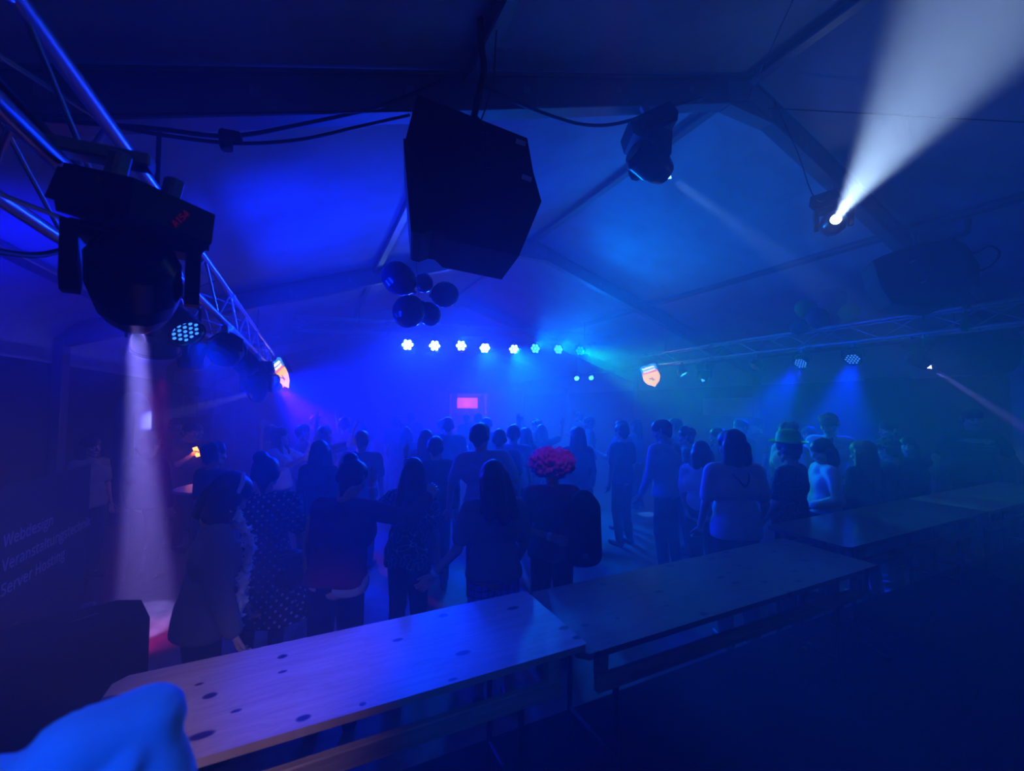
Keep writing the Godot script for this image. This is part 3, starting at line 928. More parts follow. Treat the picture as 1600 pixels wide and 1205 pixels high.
	balloon("small dark balloon at the top of the middle cluster", Vector3(1.24, 3.56, -5.15), 0.12, -0.2, teal, "balloons in the middle cluster", Vector3(1.15, 3.35, -5.0))
	balloon("teal balloon sticking out of the middle cluster toward the lamps", Vector3(1.5, 3.43, -5.1), 0.165, -0.9, teal, "balloons in the middle cluster", Vector3(1.15, 3.35, -5.0))
	balloon("dark blue balloon hanging lowest in the middle cluster", Vector3(1.0, 3.12, -4.85), 0.185, 2.4, blue, "balloons in the middle cluster", Vector3(1.15, 3.35, -5.0))
	balloon("dark blue balloon tucked between the others of the middle cluster", Vector3(1.31, 3.17, -5.12), 0.14, 2.9, blue, "balloons in the middle cluster", Vector3(1.15, 3.35, -5.0))
	balloon("lime green balloon on the bar-side truss", Vector3(7.95, 3.76, -4.5), 0.16, 0.9, green, "balloons on the bar-side truss", Vector3(8.02, 3.5, -4.25))
	balloon("big dark blue balloon on top of the truss cluster", Vector3(8.02, 3.82, -4.1), 0.21, -0.6, blue, "balloons on the bar-side truss", Vector3(8.02, 3.5, -4.25))
	balloon("blue balloon resting low on the truss under the lime one", Vector3(7.76, 3.42, -4.5), 0.14, 1.8, teal, "balloons on the bar-side truss", Vector3(8.02, 3.5, -4.25))
	balloon("mid blue balloon at the heart of the truss cluster", Vector3(7.72, 3.52, -4.18), 0.175, 0.2, blue, "balloons on the bar-side truss", Vector3(8.02, 3.5, -4.25))
	balloon("green balloon half hidden behind the blue ones on the truss", Vector3(7.96, 3.57, -3.82), 0.14, -1.2, green, "balloons on the bar-side truss", Vector3(8.02, 3.5, -4.25))
	var string := thing("balloon_string", "thin string holding the middle balloon cluster up to the purlin", "string", xf(Vector3(1.15, 3.35, -5.0)))
	part("thread", Geo.new().tube([Vector3.ZERO, Vector3(-0.1, 1.1, 0)], 0.003, 5), M.rubber, string)
	var rb := thing("ribbon", "green crepe ribbon knotted round the bar-side truss", "ribbon", xf(Vector3(7.9, 3.08, -2.45)))
	var rg := Geo.new()
	for k in 4:
		var rows := []
		for j in 7:
			var w := j / 6.0
			var x := -0.08 + k * 0.05 + sin(w * 5.0 + k) * 0.02
			rows.append([Vector3(x - 0.03, 0.3 - w * 0.36, 0.02 * sin(w * 6 + k)), Vector3(x + 0.03, 0.3 - w * 0.36, 0.02 * cos(w * 6 + k))])
		rg.sheet(rows)
	part("streamers", rg, mat(Color(0.2, 0.6, 0.15), 0.8), rb)

	# illuminated beer signs
	beer_sign("illuminated shield shaped beer sign with blue top facing the crowd", Transform3D(Basis.from_euler(Vector3(0.1, deg_to_rad(-50), 0.3)), Vector3(7.85, 2.8, -8.2)), 2.4)
	beer_sign("illuminated shield beer sign seen nearly edge-on behind the dark moving head", Transform3D(Basis.from_euler(Vector3(0.3, deg_to_rad(-62), 0.3)), Vector3(-0.48, 2.66, -9.2)), 2.4)

	# kiosk at the far end
	var kiosk := thing("food_kiosk", "small kiosk with a pinkish lit awning at the far end of the tent", "kiosk", xf(Vector3(5.7, 0, -16.0)))
	part("counter", Geo.new().box(xf(Vector3(0, 0.55, 0.1)), Vector3(1.6, 1.1, 0.5), 0.01), M.timber, kiosk)
	for x in [-0.75, 0.75]:
		part("post", Geo.new().box(xf(Vector3(x, 1.3, 0)), Vector3(0.06, 2.6, 0.06), 0.005), M.timber, kiosk)
	part("awning", Geo.new().box(xf(Vector3(0, 2.58, 0.1), 0, 0.25), Vector3(1.7, 0.05, 0.8), 0.01), mat(Color(0.6, 0.2, 0.3), 0.8), kiosk)
	part("light_panel", Geo.new().box(xf(Vector3(-0.02, 2.12, -0.05)), Vector3(0.86, 0.42, 0.03), 0.004), glow(Color(1.0, 0.35, 0.5), 2.2), kiosk)
	part("fascia", Geo.new().box(xf(Vector3(0, 2.42, 0.06)), Vector3(0.95, 0.1, 0.03), 0.004), glow(Color(0.5, 0.2, 0.9), 0.8), kiosk)
	var om := OmniLight3D.new()
	om.name = "kiosk_light"
	om.light_color = Color(1.0, 0.35, 0.5)
	om.light_energy = 1.0
	om.light_size = 0.2
	om.omni_range = 30.0
	om.omni_attenuation = 2.0
	om.shadow_enabled = true
	kiosk.add_child(om)
	om.position = Vector3(0, 2.1, 0.15)

	# banner panel at the side of the stage
	var bn := thing("advertising_banner", "dark banner listing Webdesign and Server Hosting in white letters", "banner", xf(Vector3(-2.03, 0, -4.4), PI / 2))
	var pan := part("panel", Geo.new().box(xf(Vector3(0, 0.73, -0.02)), Vector3(2.9, 1.42, 0.03), 0.004), mat(Color(0.055, 0.05, 0.1), 0.55), bn)
	for x in [-1.4, 1.4]:
		part("foot", Geo.new().box(xf(Vector3(x, 0.02, -0.02)), Vector3(0.05, 0.04, 0.22), 0.005), M.dull_alu, bn)
	var ink := mat(Color(0.7, 0.7, 0.75), 0.7)
	var lines := [["Webdesign", 1.04, 0.0], ["Veranstaltungstechnik", 0.86, 0.0], ["Server Hosting", 0.68, 0.0], ["www.", 0.36, 0.0]]
	for k in 3:
		var tm := TextMesh.new()
		tm.text = lines[k][0]
		tm.font_size = 40
		tm.pixel_size = 0.0032
		tm.depth = 0.004
		tm.horizontal_alignment = HORIZONTAL_ALIGNMENT_LEFT
		part("lettering", tm, ink, pan, xf(Vector3(0.08, lines[k][1], 0.0)))
		part("bullet_mark", Geo.new().box(xf(Vector3(0.02, lines[k][1], 0.0)), Vector3(0.025, 0.03, 0.004), 0.001), ink, pan)
	part("small_print", Geo.new().box(xf(Vector3(0.55, 0.36, 0.0)), Vector3(0.7, 0.022, 0.003), 0.001), mat(Color(0.25, 0.25, 0.4), 0.7), pan)
	part("pale_field", Geo.new().box(xf(Vector3(-0.45, 0.5, -0.003)), Vector3(0.84, 0.64, 0.004), 0.001), mat(Color(0.16, 0.17, 0.3), 0.6), pan)
	part("white_rule", Geo.new().box(xf(Vector3(-0.43, 0.83, -0.002)), Vector3(0.92, 0.018, 0.006), 0.001), ink, pan)

	# stage monitor box under the banner
	var wd := thing("stage_monitor", "dark carpeted monitor box below the banner beside the stage", "monitor speaker", xf(Vector3(-1.36, 0, -3.0), 0.36))
	var outline := PackedVector2Array([Vector2(-0.5, -0.3), Vector2(0.45, -0.3), Vector2(0.55, -0.2), Vector2(0.56, 0.12), Vector2(0.42, 0.36), Vector2(-0.5, 0.36)])
	part("cabinet", Geo.new().prism(Transform3D(Basis.from_euler(Vector3(PI / 2, 0, 0)), Vector3(0, 0.43, 0)), outline, 0.84), M.carpet, wd)
	part("handle", Geo.new().box(xf(Vector3(0.3, 0.86, -0.1), 0.3), Vector3(0.12, 0.012, 0.02), 0.004), M.black_gloss, wd)

	# white padded jacket slung over a stand right by the camera
	var jk := thing("white_jacket", "white padded jacket with deep creases bundled over a stand beside the table", "jacket", xf(Vector3(-0.22, 0.33, -0.63)))
	var puff := [[Vector3(-0.12, 1.33, 0.02), Vector3(-0.04, 1.325, 0.01), 0.045, 0.035], [Vector3(0.0, 1.345, 0.0), Vector3(0.055, 1.345, -0.02), 0.042, 0.036], [Vector3(0.05, 1.34, -0.02), Vector3(0.07, 1.26, 0.0), 0.036, 0.04], [Vector3(-0.14, 1.26, 0.0), Vector3(0.05, 1.25, 0.0), 0.07, 0.06], [Vector3(-0.06, 1.2, 0), Vector3(-0.05, 0.9, 0), 0.08, 0.1], [Vector3(0.0, 1.3, 0.035), Vector3(0.05, 1.33, 0.02), 0.016, 0.016]]
	var jg := Geo.new().add(crumple(nets(puff, 0.008, 0.012), 0.01, 9.0), Transform3D())
	part("jacket_body", jg, cloth(Color(0.8, 0.82, 0.85)), jk)
	part("stand_pole", Geo.new().tube([Vector3(-0.05, 0, 0), Vector3(-0.05, 1.0, 0)], 0.015, 8), M.black, jk)
	part("stand_foot", Geo.new().lathe(xf(Vector3(-0.05, 0, 0)), [[0.16, 0.0], [0.16, 0.012], [0.02, 0.03], [0.0, 0.03]], 20), M.black, jk)

	# standing table with drinks
	var tb := thing("standing_table", "round standing table with a pale top lit purple among the guests", "table", xf(Vector3(-1.0, 0, -6.0)))
	part("table_top", Geo.new().lathe(xf(Vector3(0, 1.085, 0)), [[0.0, -0.015], [0.37, -0.015], [0.38, -0.005], [0.38, 0.008], [0.37, 0.015], [0.0, 0.015]], 28), mat(Color(0.75, 0.6, 0.75), 0.4), tb)
	part("pole", Geo.new().tube([Vector3(0, 0.03, 0), Vector3(0, 1.07, 0)], 0.035, 12), M.dull_alu, tb)
	part("foot", Geo.new().lathe(Transform3D(), [[0.26, 0.0], [0.26, 0.015], [0.05, 0.04], [0.0, 0.04]], 24), M.dull_alu, tb)
	for k in 2:
		var cup := thing("drinking_glass", ["plain drinking glass standing on the purple table, nearer the dark haired man", "glass with a lemon wedge standing on the purple table"][k], "glass", xf(Vector3([-1.08, -0.8][k], 1.1, [-5.85, -5.95][k])), "glasses on the standing table")
		part("tumbler", Geo.new().lathe(Transform3D(), [[0.0, 0.0], [0.028, 0.0], [0.036, 0.13], [0.033, 0.13], [0.026, 0.008], [0.0, 0.008]], 14), M.glass, cup)
		part("drink", Geo.new().lathe(Transform3D(), [[0.0, 0.009], [0.025, 0.009], [0.031, 0.09], [0.0, 0.09]], 14), mat(Color(0.7, 0.5, 0.3), 0.2), cup)

	# sheets and panels on the walls
	for k in 3:
		var ps := thing("poster", ["pale notice sheet on the banner-side wall nearest the arch", "pale notice sheet between two others on the banner-side wall", "pale notice sheet on the banner-side wall nearest the far end"][k], "poster", xf(Vector3(-3.17, 1.7, [-15.2, -16.9, -19.2][k]), PI / 2), "notices on the wall")
		part("sheet", Geo.new().box(xf(Vector3(0, 0.3, 0)), Vector3(1.5, 0.62, 0.02), 0.002), M.paper, ps)
		part("print_block", Geo.new().box(xf(Vector3(0.3, 0.42, 0.012)), Vector3(0.3, 0.2, 0.004), 0.001), mat(Color(0.3, 0.3, 0.4), 0.8), ps)
	var arch := thing("inflatable_arch", "pale inflatable arch standing against the banner-side wall", "arch", xf(Vector3(-2.95, 0, -10.1), PI / 2))
	var ap := []
	for k in 17:
		var w := PI * k / 16.0
		ap.append(Vector3(cos(w) * 0.5, 1.75 + sin(w) * 0.42, 0))
	ap.push_front(Vector3(0.55, 0.0, 0))
	ap.append(Vector3(-0.55, 0.0, 0))
	part("tube", Geo.new().tube(ap, 0.13, 12), cloth(Color(0.55, 0.6, 0.75)), arch)
	var wb := thing("wall_panel", "dark rectangular board high on the bar-side wall", "board", xf(Vector3(11.62, 2.22, -4.9), -PI / 2))
	part("board", Geo.new().box(xf(Vector3(0, 0.22, 0)), Vector3(0.85, 0.44, 0.03), 0.004), M.black, wb)
	var wp := thing("projection_screen", "pale blank panel in the haze on the bar-side wall", "screen", xf(Vector3(11.67, 1.7, -9.0), -PI / 2))
	part("sheet", Geo.new().box(xf(Vector3(0, 0.28, 0)), Vector3(1.7, 0.56, 0.03), 0.004), M.paper, wp)
	var du := thing("air_duct", "large round ventilation duct hanging under the bar-side eave", "duct", xf(Vector3(9.5, 2.94, -3.18)))
	var ax := along(Vector3.ZERO, Vector3(0.72, 0, 0.34))
	part("hose", Geo.new().lathe(ax, [[0.0, 0.0], [0.3, 0.0], [0.36, 0.05], [0.4, 0.2], [0.41, 0.3], [0.4, 0.4], [0.42, 0.5], [0.41, 0.6], [0.43, 0.75], [0.4, 0.75], [0.38, 0.3], [0.0, 0.25]], 28), mat(Color(0.2, 0.22, 0.24), 0.6), du)
	part("rim", Geo.new().lathe(ax, [[0.41, 0.74], [0.44, 0.74], [0.445, 0.77], [0.41, 0.77]], 28), M.dull_alu, du)
	for k in 2:
		part("hanger", Geo.new().tube([ax * Vector3(0, 0.15 + 0.45 * k, 0) + Vector3(0, 0.4, 0), ax * Vector3(0, 0.15 + 0.45 * k, 0) + Vector3(0, 0.86, 0)], 0.006, 5), M.rubber, du)

func crumple(a: Dictionary, amount: float, freq: float, stretch := 1.0) -> Dictionary:
	for k in a.v.size():
		var p: Vector3 = a.v[k] * freq * 20.0
		a.v[k] += a.n[k] * fold_noise.get_noise_3d(p.x, p.y * stretch, p.z) * amount
	return a

func balloon(label: String, at: Vector3, r: float, roll: float, m: Material, group: String, knot: Vector3) -> void:
	var o := thing("balloon", label, "balloon", Transform3D(), group)
	var axis := (knot - at).normalized()
	o.transform = Transform3D(along(at, knot).basis, at)
	part("skin", Geo.new().lathe(Transform3D(), [[0.0, -r * 1.08], [r * 0.35, -r * 1.01], [r * 0.62, -r * 0.85], [r * 0.85, -r * 0.55], [r * 0.97, -r * 0.2], [r * 0.99, r * 0.1], [r * 0.9, r * 0.45], [r * 0.7, r * 0.78], [r * 0.42, r * 1.03], [r * 0.16, r * 1.18], [0.02, r * 1.24]], 22), m, o)
	part("knot", Geo.new().lathe(Transform3D(), [[0.02, r * 1.24], [0.012, r * 1.27], [0.024, r * 1.33], [0.0, r * 1.33]], 10), m, o)

func beer_sign(label: String, t: Transform3D, energy: float) -> void:
	var o := thing("beer_sign", label, "sign", t, "illuminated beer signs")
	var shield := PackedVector2Array([Vector2(-0.2, 0.06), Vector2(0.2, 0.06), Vector2(0.21, -0.08), Vector2(0.15, -0.2), Vector2(0.04, -0.27), Vector2(0, -0.31), Vector2(-0.04, -0.27), Vector2(-0.15, -0.2), Vector2(-0.21, -0.08)])
	var house := part("housing", Geo.new().prism(xf(Vector3(0, 0, -0.02)), PackedVector2Array([Vector2(-0.215, 0.26), Vector2(0.215, 0.26), Vector2(0.225, -0.08), Vector2(0.16, -0.21), Vector2(0, -0.325), Vector2(-0.16, -0.21), Vector2(-0.225, -0.08)]), 0.08), M.black, o)
	part("shield_face", Geo.new().prism(xf(Vector3(0, 0, 0.03)), shield, 0.02), glow(Color(1.0, 0.75, 0.28), energy), house)
	part("blue_top", Geo.new().prism(xf(Vector3(0, 0, 0.03)), PackedVector2Array([Vector2(-0.2, 0.075), Vector2(0.2, 0.075), Vector2(0.2, 0.25), Vector2(0.12, 0.29), Vector2(0, 0.265), Vector2(-0.12, 0.29), Vector2(-0.2, 0.25)]), 0.02), glow(Color(0.25, 0.65, 1.0), energy * 0.6), house)
	part("red_band", Geo.new().box(xf(Vector3(0, 0.085, 0.045)), Vector3(0.39, 0.05, 0.012), 0.002), glow(Color(1.0, 0.5, 0.4), energy * 0.8), house)
	var script_ := Geo.new()   # two rows of illegible rounded script
	for row in 2:
		var pts := []
		for k in 40:
			var w := k / 39.0
			pts.append(Vector3(-0.15 + 0.3 * w, 0.2 - row * 0.075 + sin(w * 44.0 + row) * 0.022 * (1.0 if k % 13 > 1 else 1.7), 0.046))
		script_.tube(pts, 0.008, 5)
	part("script", script_, glow(Color(1.0, 0.95, 0.9), energy * 1.2), house)
	var em := Geo.new()
	em.tube([Vector3(-0.07, -0.06, 0.044), Vector3(0.0, -0.1, 0.046), Vector3(0.06, -0.14, 0.044)], 0.01, 5)
	em.tube([Vector3(0.0, -0.04, 0.044), Vector3(0.03, -0.09, 0.046), Vector3(0.0, -0.16, 0.044)], 0.008, 5)
	part("emblem", em, mat(Color(0.3, 0.18, 0.03), 0.6), house)
	part("hanger", Geo.new().tube([Vector3(0, 0.24, -0.02), o.transform.affine_inverse() * (t.origin + Vector3(0.02, 0.25, 0))], 0.006, 5), M.rubber, o)
	var om := OmniLight3D.new()
	om.name = "sign_light"
	om.light_color = Color(1.0, 0.7, 0.35)
	om.light_energy = 0.06
	om.light_size = 0.15
	om.omni_range = 30.0
	om.omni_attenuation = 2.0
	om.shadow_enabled = true
	o.add_child(om)
	om.position = Vector3(0, 0, 0.22)

# ---------------------------------------------------------------- people
func make_kit() -> void:
	# head: face towards +z, centre between the ears
	var hp := [
		[Vector3(0, 0.035, -0.03), Vector3(0, 0.035, 0.012), 0.084, 0.08], [Vector3(0, -0.01, 0.02), Vector3(0, -0.06, 0.035), 0.068, 0.05],
		[Vector3(-0.045, -0.055, 0.0), Vector3(0, -0.095, 0.058), 0.03, 0.024], [Vector3(0.045, -0.055, 0.0), Vector3(0, -0.095, 0.058), 0.03, 0.024],
		[Vector3(-0.035, 0.016, 0.072), Vector3(0.035, 0.016, 0.072), 0.016, 0.016], [Vector3(0, 0.008, 0.086), Vector3(0, -0.032, 0.104), 0.009, 0.015],
		[Vector3(-0.016, -0.036, 0.092), Vector3(0.016, -0.036, 0.092), 0.009, 0.009], [Vector3(-0.018, -0.06, 0.082), Vector3(0.018, -0.06, 0.082), 0.008, 0.008],
		[Vector3(-0.045, -0.025, 0.058), Vector3(-0.03, -0.035, 0.066), 0.02, 0.02], [Vector3(0.045, -0.025, 0.058), Vector3(0.03, -0.035, 0.066), 0.02, 0.02],
		[Vector3(-0.03, -0.003, 0.076), Vector3(-0.03, -0.003, 0.076), 0.0125, 0.0125], [Vector3(0.03, -0.003, 0.076), Vector3(0.03, -0.003, 0.076), 0.0125, 0.0125],
		[Vector3(-0.084, -0.02, -0.012), Vector3(-0.09, 0.016, -0.02), 0.011, 0.016], [Vector3(0.084, -0.02, -0.012), Vector3(0.09, 0.016, -0.02), 0.011, 0.016],
		[Vector3(0, -0.05, -0.02), Vector3(0, -0.15, -0.03), 0.056, 0.055],
	]
	var head := nets(hp, 0.0065, 0.012)
	var c := PackedColorArray()
	for p in head.v:
		var k := Color.WHITE
		for sx in [-1.0, 1.0]:
			var d: float = Vector2(p.x - sx * 0.03, p.y + 0.003).length()
			if p.z > 0.06 and d < 0.0125:
				k = Color(0.08, 0.06, 0.06) if d < 0.006 else Color(1.25, 1.35, 1.4)
			if p.z > 0.06 and absf(p.y - 0.021) < 0.006 and absf(p.x - sx * 0.032) < 0.022:
				k = Color(0.25, 0.2, 0.18)
		if p.z > 0.075 and absf(p.y + 0.06) < 0.008 and absf(p.x) < 0.026:
			k = Color(0.85, 0.45, 0.45)
		c.append(k)
	head.c = c
	kit.head = head
	# hand hanging along -y from the wrist, palm towards +z, thumb on +x
	kit.hand_relaxed = hand(0.45)
	kit.hand_open = hand(0.06)
	# hair, in head space
	var cap := [[Vector3(0, 0.045, -0.035), Vector3(0, 0.05, 0.01), 0.096, 0.085], [Vector3(-0.05, 0.0, -0.045), Vector3(0.05, 0.0, -0.045), 0.055, 0.055], [Vector3(0, -0.05, -0.06), Vector3(0, 0.0, -0.06), 0.05, 0.06]]
	kit.hair_short = crumple(nets(cap, 0.011, 0.02), 0.014, 5.0)
	kit.hair_quiff = crumple(nets(cap + [[Vector3(-0.04, 0.1, 0.03), Vector3(0.05, 0.11, 0.05), 0.035, 0.03]], 0.01, 0.02), 0.02, 7.0)
	kit.hair_bun = crumple(nets(cap + [[Vector3(0.03, 0.13, -0.05), Vector3(0.03, 0.13, -0.05), 0.055, 0.055], [Vector3(0.0, -0.06, -0.07), Vector3(0.0, -0.14, -0.07), 0.04, 0.02]], 0.011, 0.02), 0.012, 5.0)
	kit.hair_long = crumple(nets(cap + [[Vector3(-0.06, 0, -0.05), Vector3(-0.09, -0.28, -0.05), 0.055, 0.04], [Vector3(0.06, 0, -0.05), Vector3(0.09, -0.28, -0.05), 0.055, 0.04], [Vector3(0, 0, -0.07), Vector3(0, -0.32, -0.08), 0.06, 0.05], [Vector3(-0.085, 0.02, 0.0), Vector3(-0.1, -0.22, 0.02), 0.03, 0.03], [Vector3(0.085, 0.02, 0.0), Vector3(0.1, -0.22, 0.02), 0.03, 0.03]], 0.013, 0.025), 0.02, 6.0, 0.25)
	kit.hair_bob = crumple(nets(cap + [[Vector3(-0.075, 0, -0.03), Vector3(-0.085, -0.12, -0.02), 0.05, 0.045], [Vector3(0.075, 0, -0.03), Vector3(0.085, -0.12, -0.02), 0.05, 0.045], [Vector3(-0.05, -0.02, -0.07), Vector3(-0.05, -0.13, -0.07), 0.06, 0.05], [Vector3(0.05, -0.02, -0.07), Vector3(0.05, -0.13, -0.07), 0.06, 0.05]], 0.012, 0.02), 0.014, 6.0, 0.3)
	var curls := cap.duplicate()
	var r := RandomNumberGenerator.new()
	r.seed = 21
	for k in 46:
		var d := Vector3(r.randfn(), absf(r.randfn()) * 0.9, r.randfn() - 0.5).normalized()
		var p := Vector3(0, 0.05, -0.02) + d * Vector3(0.1, 0.09, 0.1)
		if p.z < 0.07:
			curls.append([p, p + d * 0.01, 0.022, 0.02])
	kit.hair_curly = nets(curls, 0.009, 0.008)
	var wig := [[Vector3(-0.06, 0.05, -0.02), Vector3(0.06, 0.05, -0.02), 0.12, 0.12]]
	for k in 150:
		var d := Vector3(r.randfn(), r.randfn() * 0.8 + 0.3, r.randfn() - 0.25).normalized()
		var p := Vector3(0, 0.05, -0.03) + d * Vector3(0.18, 0.12, 0.15)
		if not (p.z > 0.06 and p.y < 0.06 and absf(p.x) < 0.1):
			wig.append([p, p + d * 0.012, r.randf_range(0.018, 0.028), 0.016])
	kit.hair_wig = nets(wig, 0.01, 0.008)
	kit.shoe = nets([[Vector3(0, 0.045, -0.04), Vector3(0, 0.03, 0.17), 0.045, 0.035], [Vector3(0, 0.06, -0.02), Vector3(0, 0.1, -0.02), 0.045, 0.042]], 0.014, 0.02, [[Vector3(0, -1, 0), 0.0]])
	for k in ["short", "quiff", "bun", "long", "bob", "curly", "wig"]:
		kit["hair_mesh_" + k] = Geo.new().add(kit["hair_" + k], Transform3D()).mesh()
	kit.shoe_mesh = Geo.new().add(kit.shoe, Transform3D()).mesh()

func hand(curl: float) -> Dictionary:
	var p := [[Vector3(0, 0.01, 0), Vector3(0, -0.02, 0), 0.024, 0.024]]
	for k in 4:
		var x := -0.03 + k * 0.02
		p.append([Vector3(x * 0.6, -0.02, 0), Vector3(x, -0.085, 0), 0.016, 0.012])
		var at := Vector3(x, -0.085, 0)
		var ang := curl * 0.6
		var spread := (k - 1.5) * 0.06
		var ln: float = [0.024, 0.031, 0.034, 0.03][k]
		for j in 3:
			var nx := at + Vector3(spread * ln, -cos(ang) * ln, sin(ang) * ln) * (1.0 - j * 0.16)
			p.append([at, nx, 0.0095 - j * 0.0008, 0.0088 - j * 0.0008])
			at = nx
			ang += curl
	p.append([Vector3(0.02, -0.025, 0.005), Vector3(0.042, -0.06, 0.016), 0.015, 0.011])
	p.append([Vector3(0.042, -0.06, 0.016), Vector3(0.05, -0.092, 0.026), 0.011, 0.009])
	return nets(p, 0.0055, 0.006)

# spec: h height, turn degrees (0 = facing +z), lean, roll, head [yaw, pitch], l / r arm directions [upper, lower], hand_l / hand_r,
# top material, sleeve 0..2, hem (share of height), bottom material, legs "trousers" / "shorts" / "skirt" / "dress", hair style and material, skin, wide
func person(label: String, pos: Vector3, spec: Dictionary, group := "") -> Node3D:
	var o := thing("person", label, "person", xf(pos, deg_to_rad(spec.get("turn", 0.0))), group)
	var h: float = spec.get("h", 1.75)
	var s := h / 1.75
	var w: float = spec.get("wide", 1.0) * s
	var cell: float = spec.get("cell", 0.02)
	var pivot := Vector3(0, 0.95 * s, 0)
	var U := Transform3D(Basis(), pivot) * Transform3D(Basis.from_euler(Vector3(deg_to_rad(spec.get("lean", 0.0)), 0, deg_to_rad(spec.get("roll", 0.0)))), Vector3.ZERO) * Transform3D(Basis(), -pivot)
	var body := []
	var shirt := []
	var lower := []
	var a := func(list: Array, p: Vector3, q: Vector3, ra: float, rb: float) -> void:
		list.append([p, q, ra * s, rb * s])
	var P := func(x: float, y: float, z: float) -> Vector3: return Vector3(x * w, y * s, z * s)
	var step: float = spec.get("step", 0.0)
	for sx in [-1.0, 1.0]:
		var hip: Vector3 = P.call(sx * 0.085, 0.93, 0.0)
		var knee: Vector3 = P.call(sx * 0.1, 0.5, 0.03 + sx * step)
		var ankle: Vector3 = P.call(sx * 0.11, 0.09, -0.02 + sx * step * 1.4)
		a.call(body, hip, knee, 0.078, 0.052)
		a.call(body, knee, ankle, 0.05, 0.034)
		a.call(body, ankle - Vector3(0, 0.03 * s, 0), ankle + P.call(0, -0.055, 0.15), 0.034, 0.026)
		match spec.get("legs", "trousers"):
			"trousers":
				a.call(lower, hip, knee, 0.095, 0.072)
				a.call(lower, knee, ankle + Vector3(0, 0.02 * s, 0), 0.068, 0.055)
			"shorts":
				a.call(lower, hip, knee + Vector3(0, 0.06 * s, 0), 0.1, 0.088)
			"leggings", "dress", "skirt":
				a.call(lower, hip, knee, 0.084, 0.058)
				a.call(lower, knee, ankle, 0.056, 0.04)
		part("shoe", kit.shoe_mesh, M.black, o, Transform3D(Basis().scaled(Vector3.ONE * s), Vector3(ankle.x, 0, ankle.z)))
	for q in [[0.07, 0.95, 0.115, 0.0], [0.05, 1.1, 0.1, 0.0], [0.085, 1.3, 0.112, 0.005]]:
		a.call(body, U * P.call(-q[0], q[1], q[3]), U * P.call(q[0], q[1], q[3]), q[2], q[2])
	a.call(body, U * P.call(-0.15, 1.425, -0.01), U * P.call(0.15, 1.425, -0.01), 0.052, 0.052)
	a.call(body, U * P.call(0, 0.95, 0), U * P.call(0, 1.38, 0), 0.11, 0.1)
	a.call(body, U * P.call(0, 1.42, -0.01), U * P.call(0, 1.55, 0.0), 0.056, 0.052)
	a.call(lower, P.call(-0.06, 0.96, 0), P.call(0.06, 0.96, 0), 0.118, 0.118)
	var hem: float = spec.get("hem", 0.9)
	for q in [[0.055, 1.1, 0.112], [0.085, 1.28, 0.123]]:
		a.call(shirt, U * P.call(-q[0], q[1], 0), U * P.call(q[0], q[1], 0), q[2], q[2])
	a.call(shirt, U * P.call(-0.155, 1.42, -0.01), U * P.call(0.155, 1.42, -0.01), 0.066, 0.066)
	a.call(shirt, U * P.call(0, 1.0, 0), U * P.call(0, 1.4, -0.005), 0.12, 0.1)
	if hem < 1.0:
		a.call(shirt, U * P.call(-0.07, hem + 0.02, 0), U * P.call(0.07, hem + 0.02, 0), 0.13, 0.13)
		a.call(shirt, U * P.call(-0.065, maxf(hem, 0.96), 0), U * P.call(0.065, maxf(hem, 0.96), 0), 0.136, 0.136)
		a.call(shirt, U * P.call(-0.05, hem, 0), U * P.call(-0.05, 1.1, 0), 0.13, 0.115)
		a.call(shirt, U * P.call(0.05, hem, 0), U * P.call(0.05, 1.1, 0), 0.13, 0.115)
	var cuts := [[-U.basis.y, -(U.basis.y.dot(U * P.call(0, hem, 0)))]]
	if spec.get("legs", "") in ["dress", "skirt"]:
		var dh: float = spec.get("dress_hem", 0.55)
		var list: Array = shirt if spec.legs == "dress" else lower
		for x in [-0.05, 0.05]:
			a.call(list, P.call(x, 1.08, 0), P.call(x * 2.6, dh, 0), 0.11, spec.get("flare", 0.2))
		if spec.legs == "dress":
			cuts = [[Vector3(0, -1, 0), -dh * s]]
	var bodygeo := Geo.new()
	var skin: Color = spec.get("skin", Color(0.5, 0.33, 0.25))
	var sleeves := []
	for side in [["l", 1.0], ["r", -1.0]]:
		var dirs: Array = spec.get(side[0], [Vector3(0.16, -1, 0.02), Vector3(0.02, -1, 0.22)])
		var flip := Vector3(side[1], 1, 1)
		var sh: Vector3 = U * P.call(side[1] * 0.185, 1.415, -0.01)
		var el: Vector3 = sh + (dirs[0] * flip).normalized() * 0.285 * s
		var wr: Vector3 = el + (dirs[1] * flip).normalized() * 0.25 * s
		o.set_meta("arm_" + side[0], [sh, el, wr])
		a.call(body, sh, el, 0.046, 0.038)
		a.call(body, el, wr, 0.039, 0.027)
		var sl: int = spec.get("sleeve", 1)
		if sl >= 1:
			a.call(shirt, sh, sh.lerp(el, 0.72 if sl == 1 else 1.0), 0.06, 0.06 if sl == 1 else 0.053)
		if sl >= 2:
			a.call(shirt, el, el.lerp(wr, 0.93), 0.056, 0.044)
			sleeves.append([sh, el, wr])
		var fd := (wr - el).normalized()
		var fz := (Vector3(0, 0, 1) if absf(fd.z) < 0.85 else Vector3(0, 1, 0))
		var pz: Vector3 = spec.get("palm_" + side[0], fz)
		pz = (pz - fd * pz.dot(fd)).normalized()
		var hb := Basis((-fd).cross(pz), -fd, pz).scaled(Vector3.ONE * s)
		if side[1] < 0:
			hb = hb * Basis.from_scale(Vector3(-1, 1, 1))
		bodygeo.add(kit["hand_" + spec.get("hand_" + side[0], "relaxed")], Transform3D(hb, wr), skin)
		if spec.has("band_" + side[0]):
			part("wristband", Geo.new().tube([el.lerp(wr, 0.86), el.lerp(wr, 0.95)], 0.036 * s, 12), spec["band_" + side[0]], o)
	bodygeo.add(nets(body, cell, 0.03 * s), Transform3D(), skin)
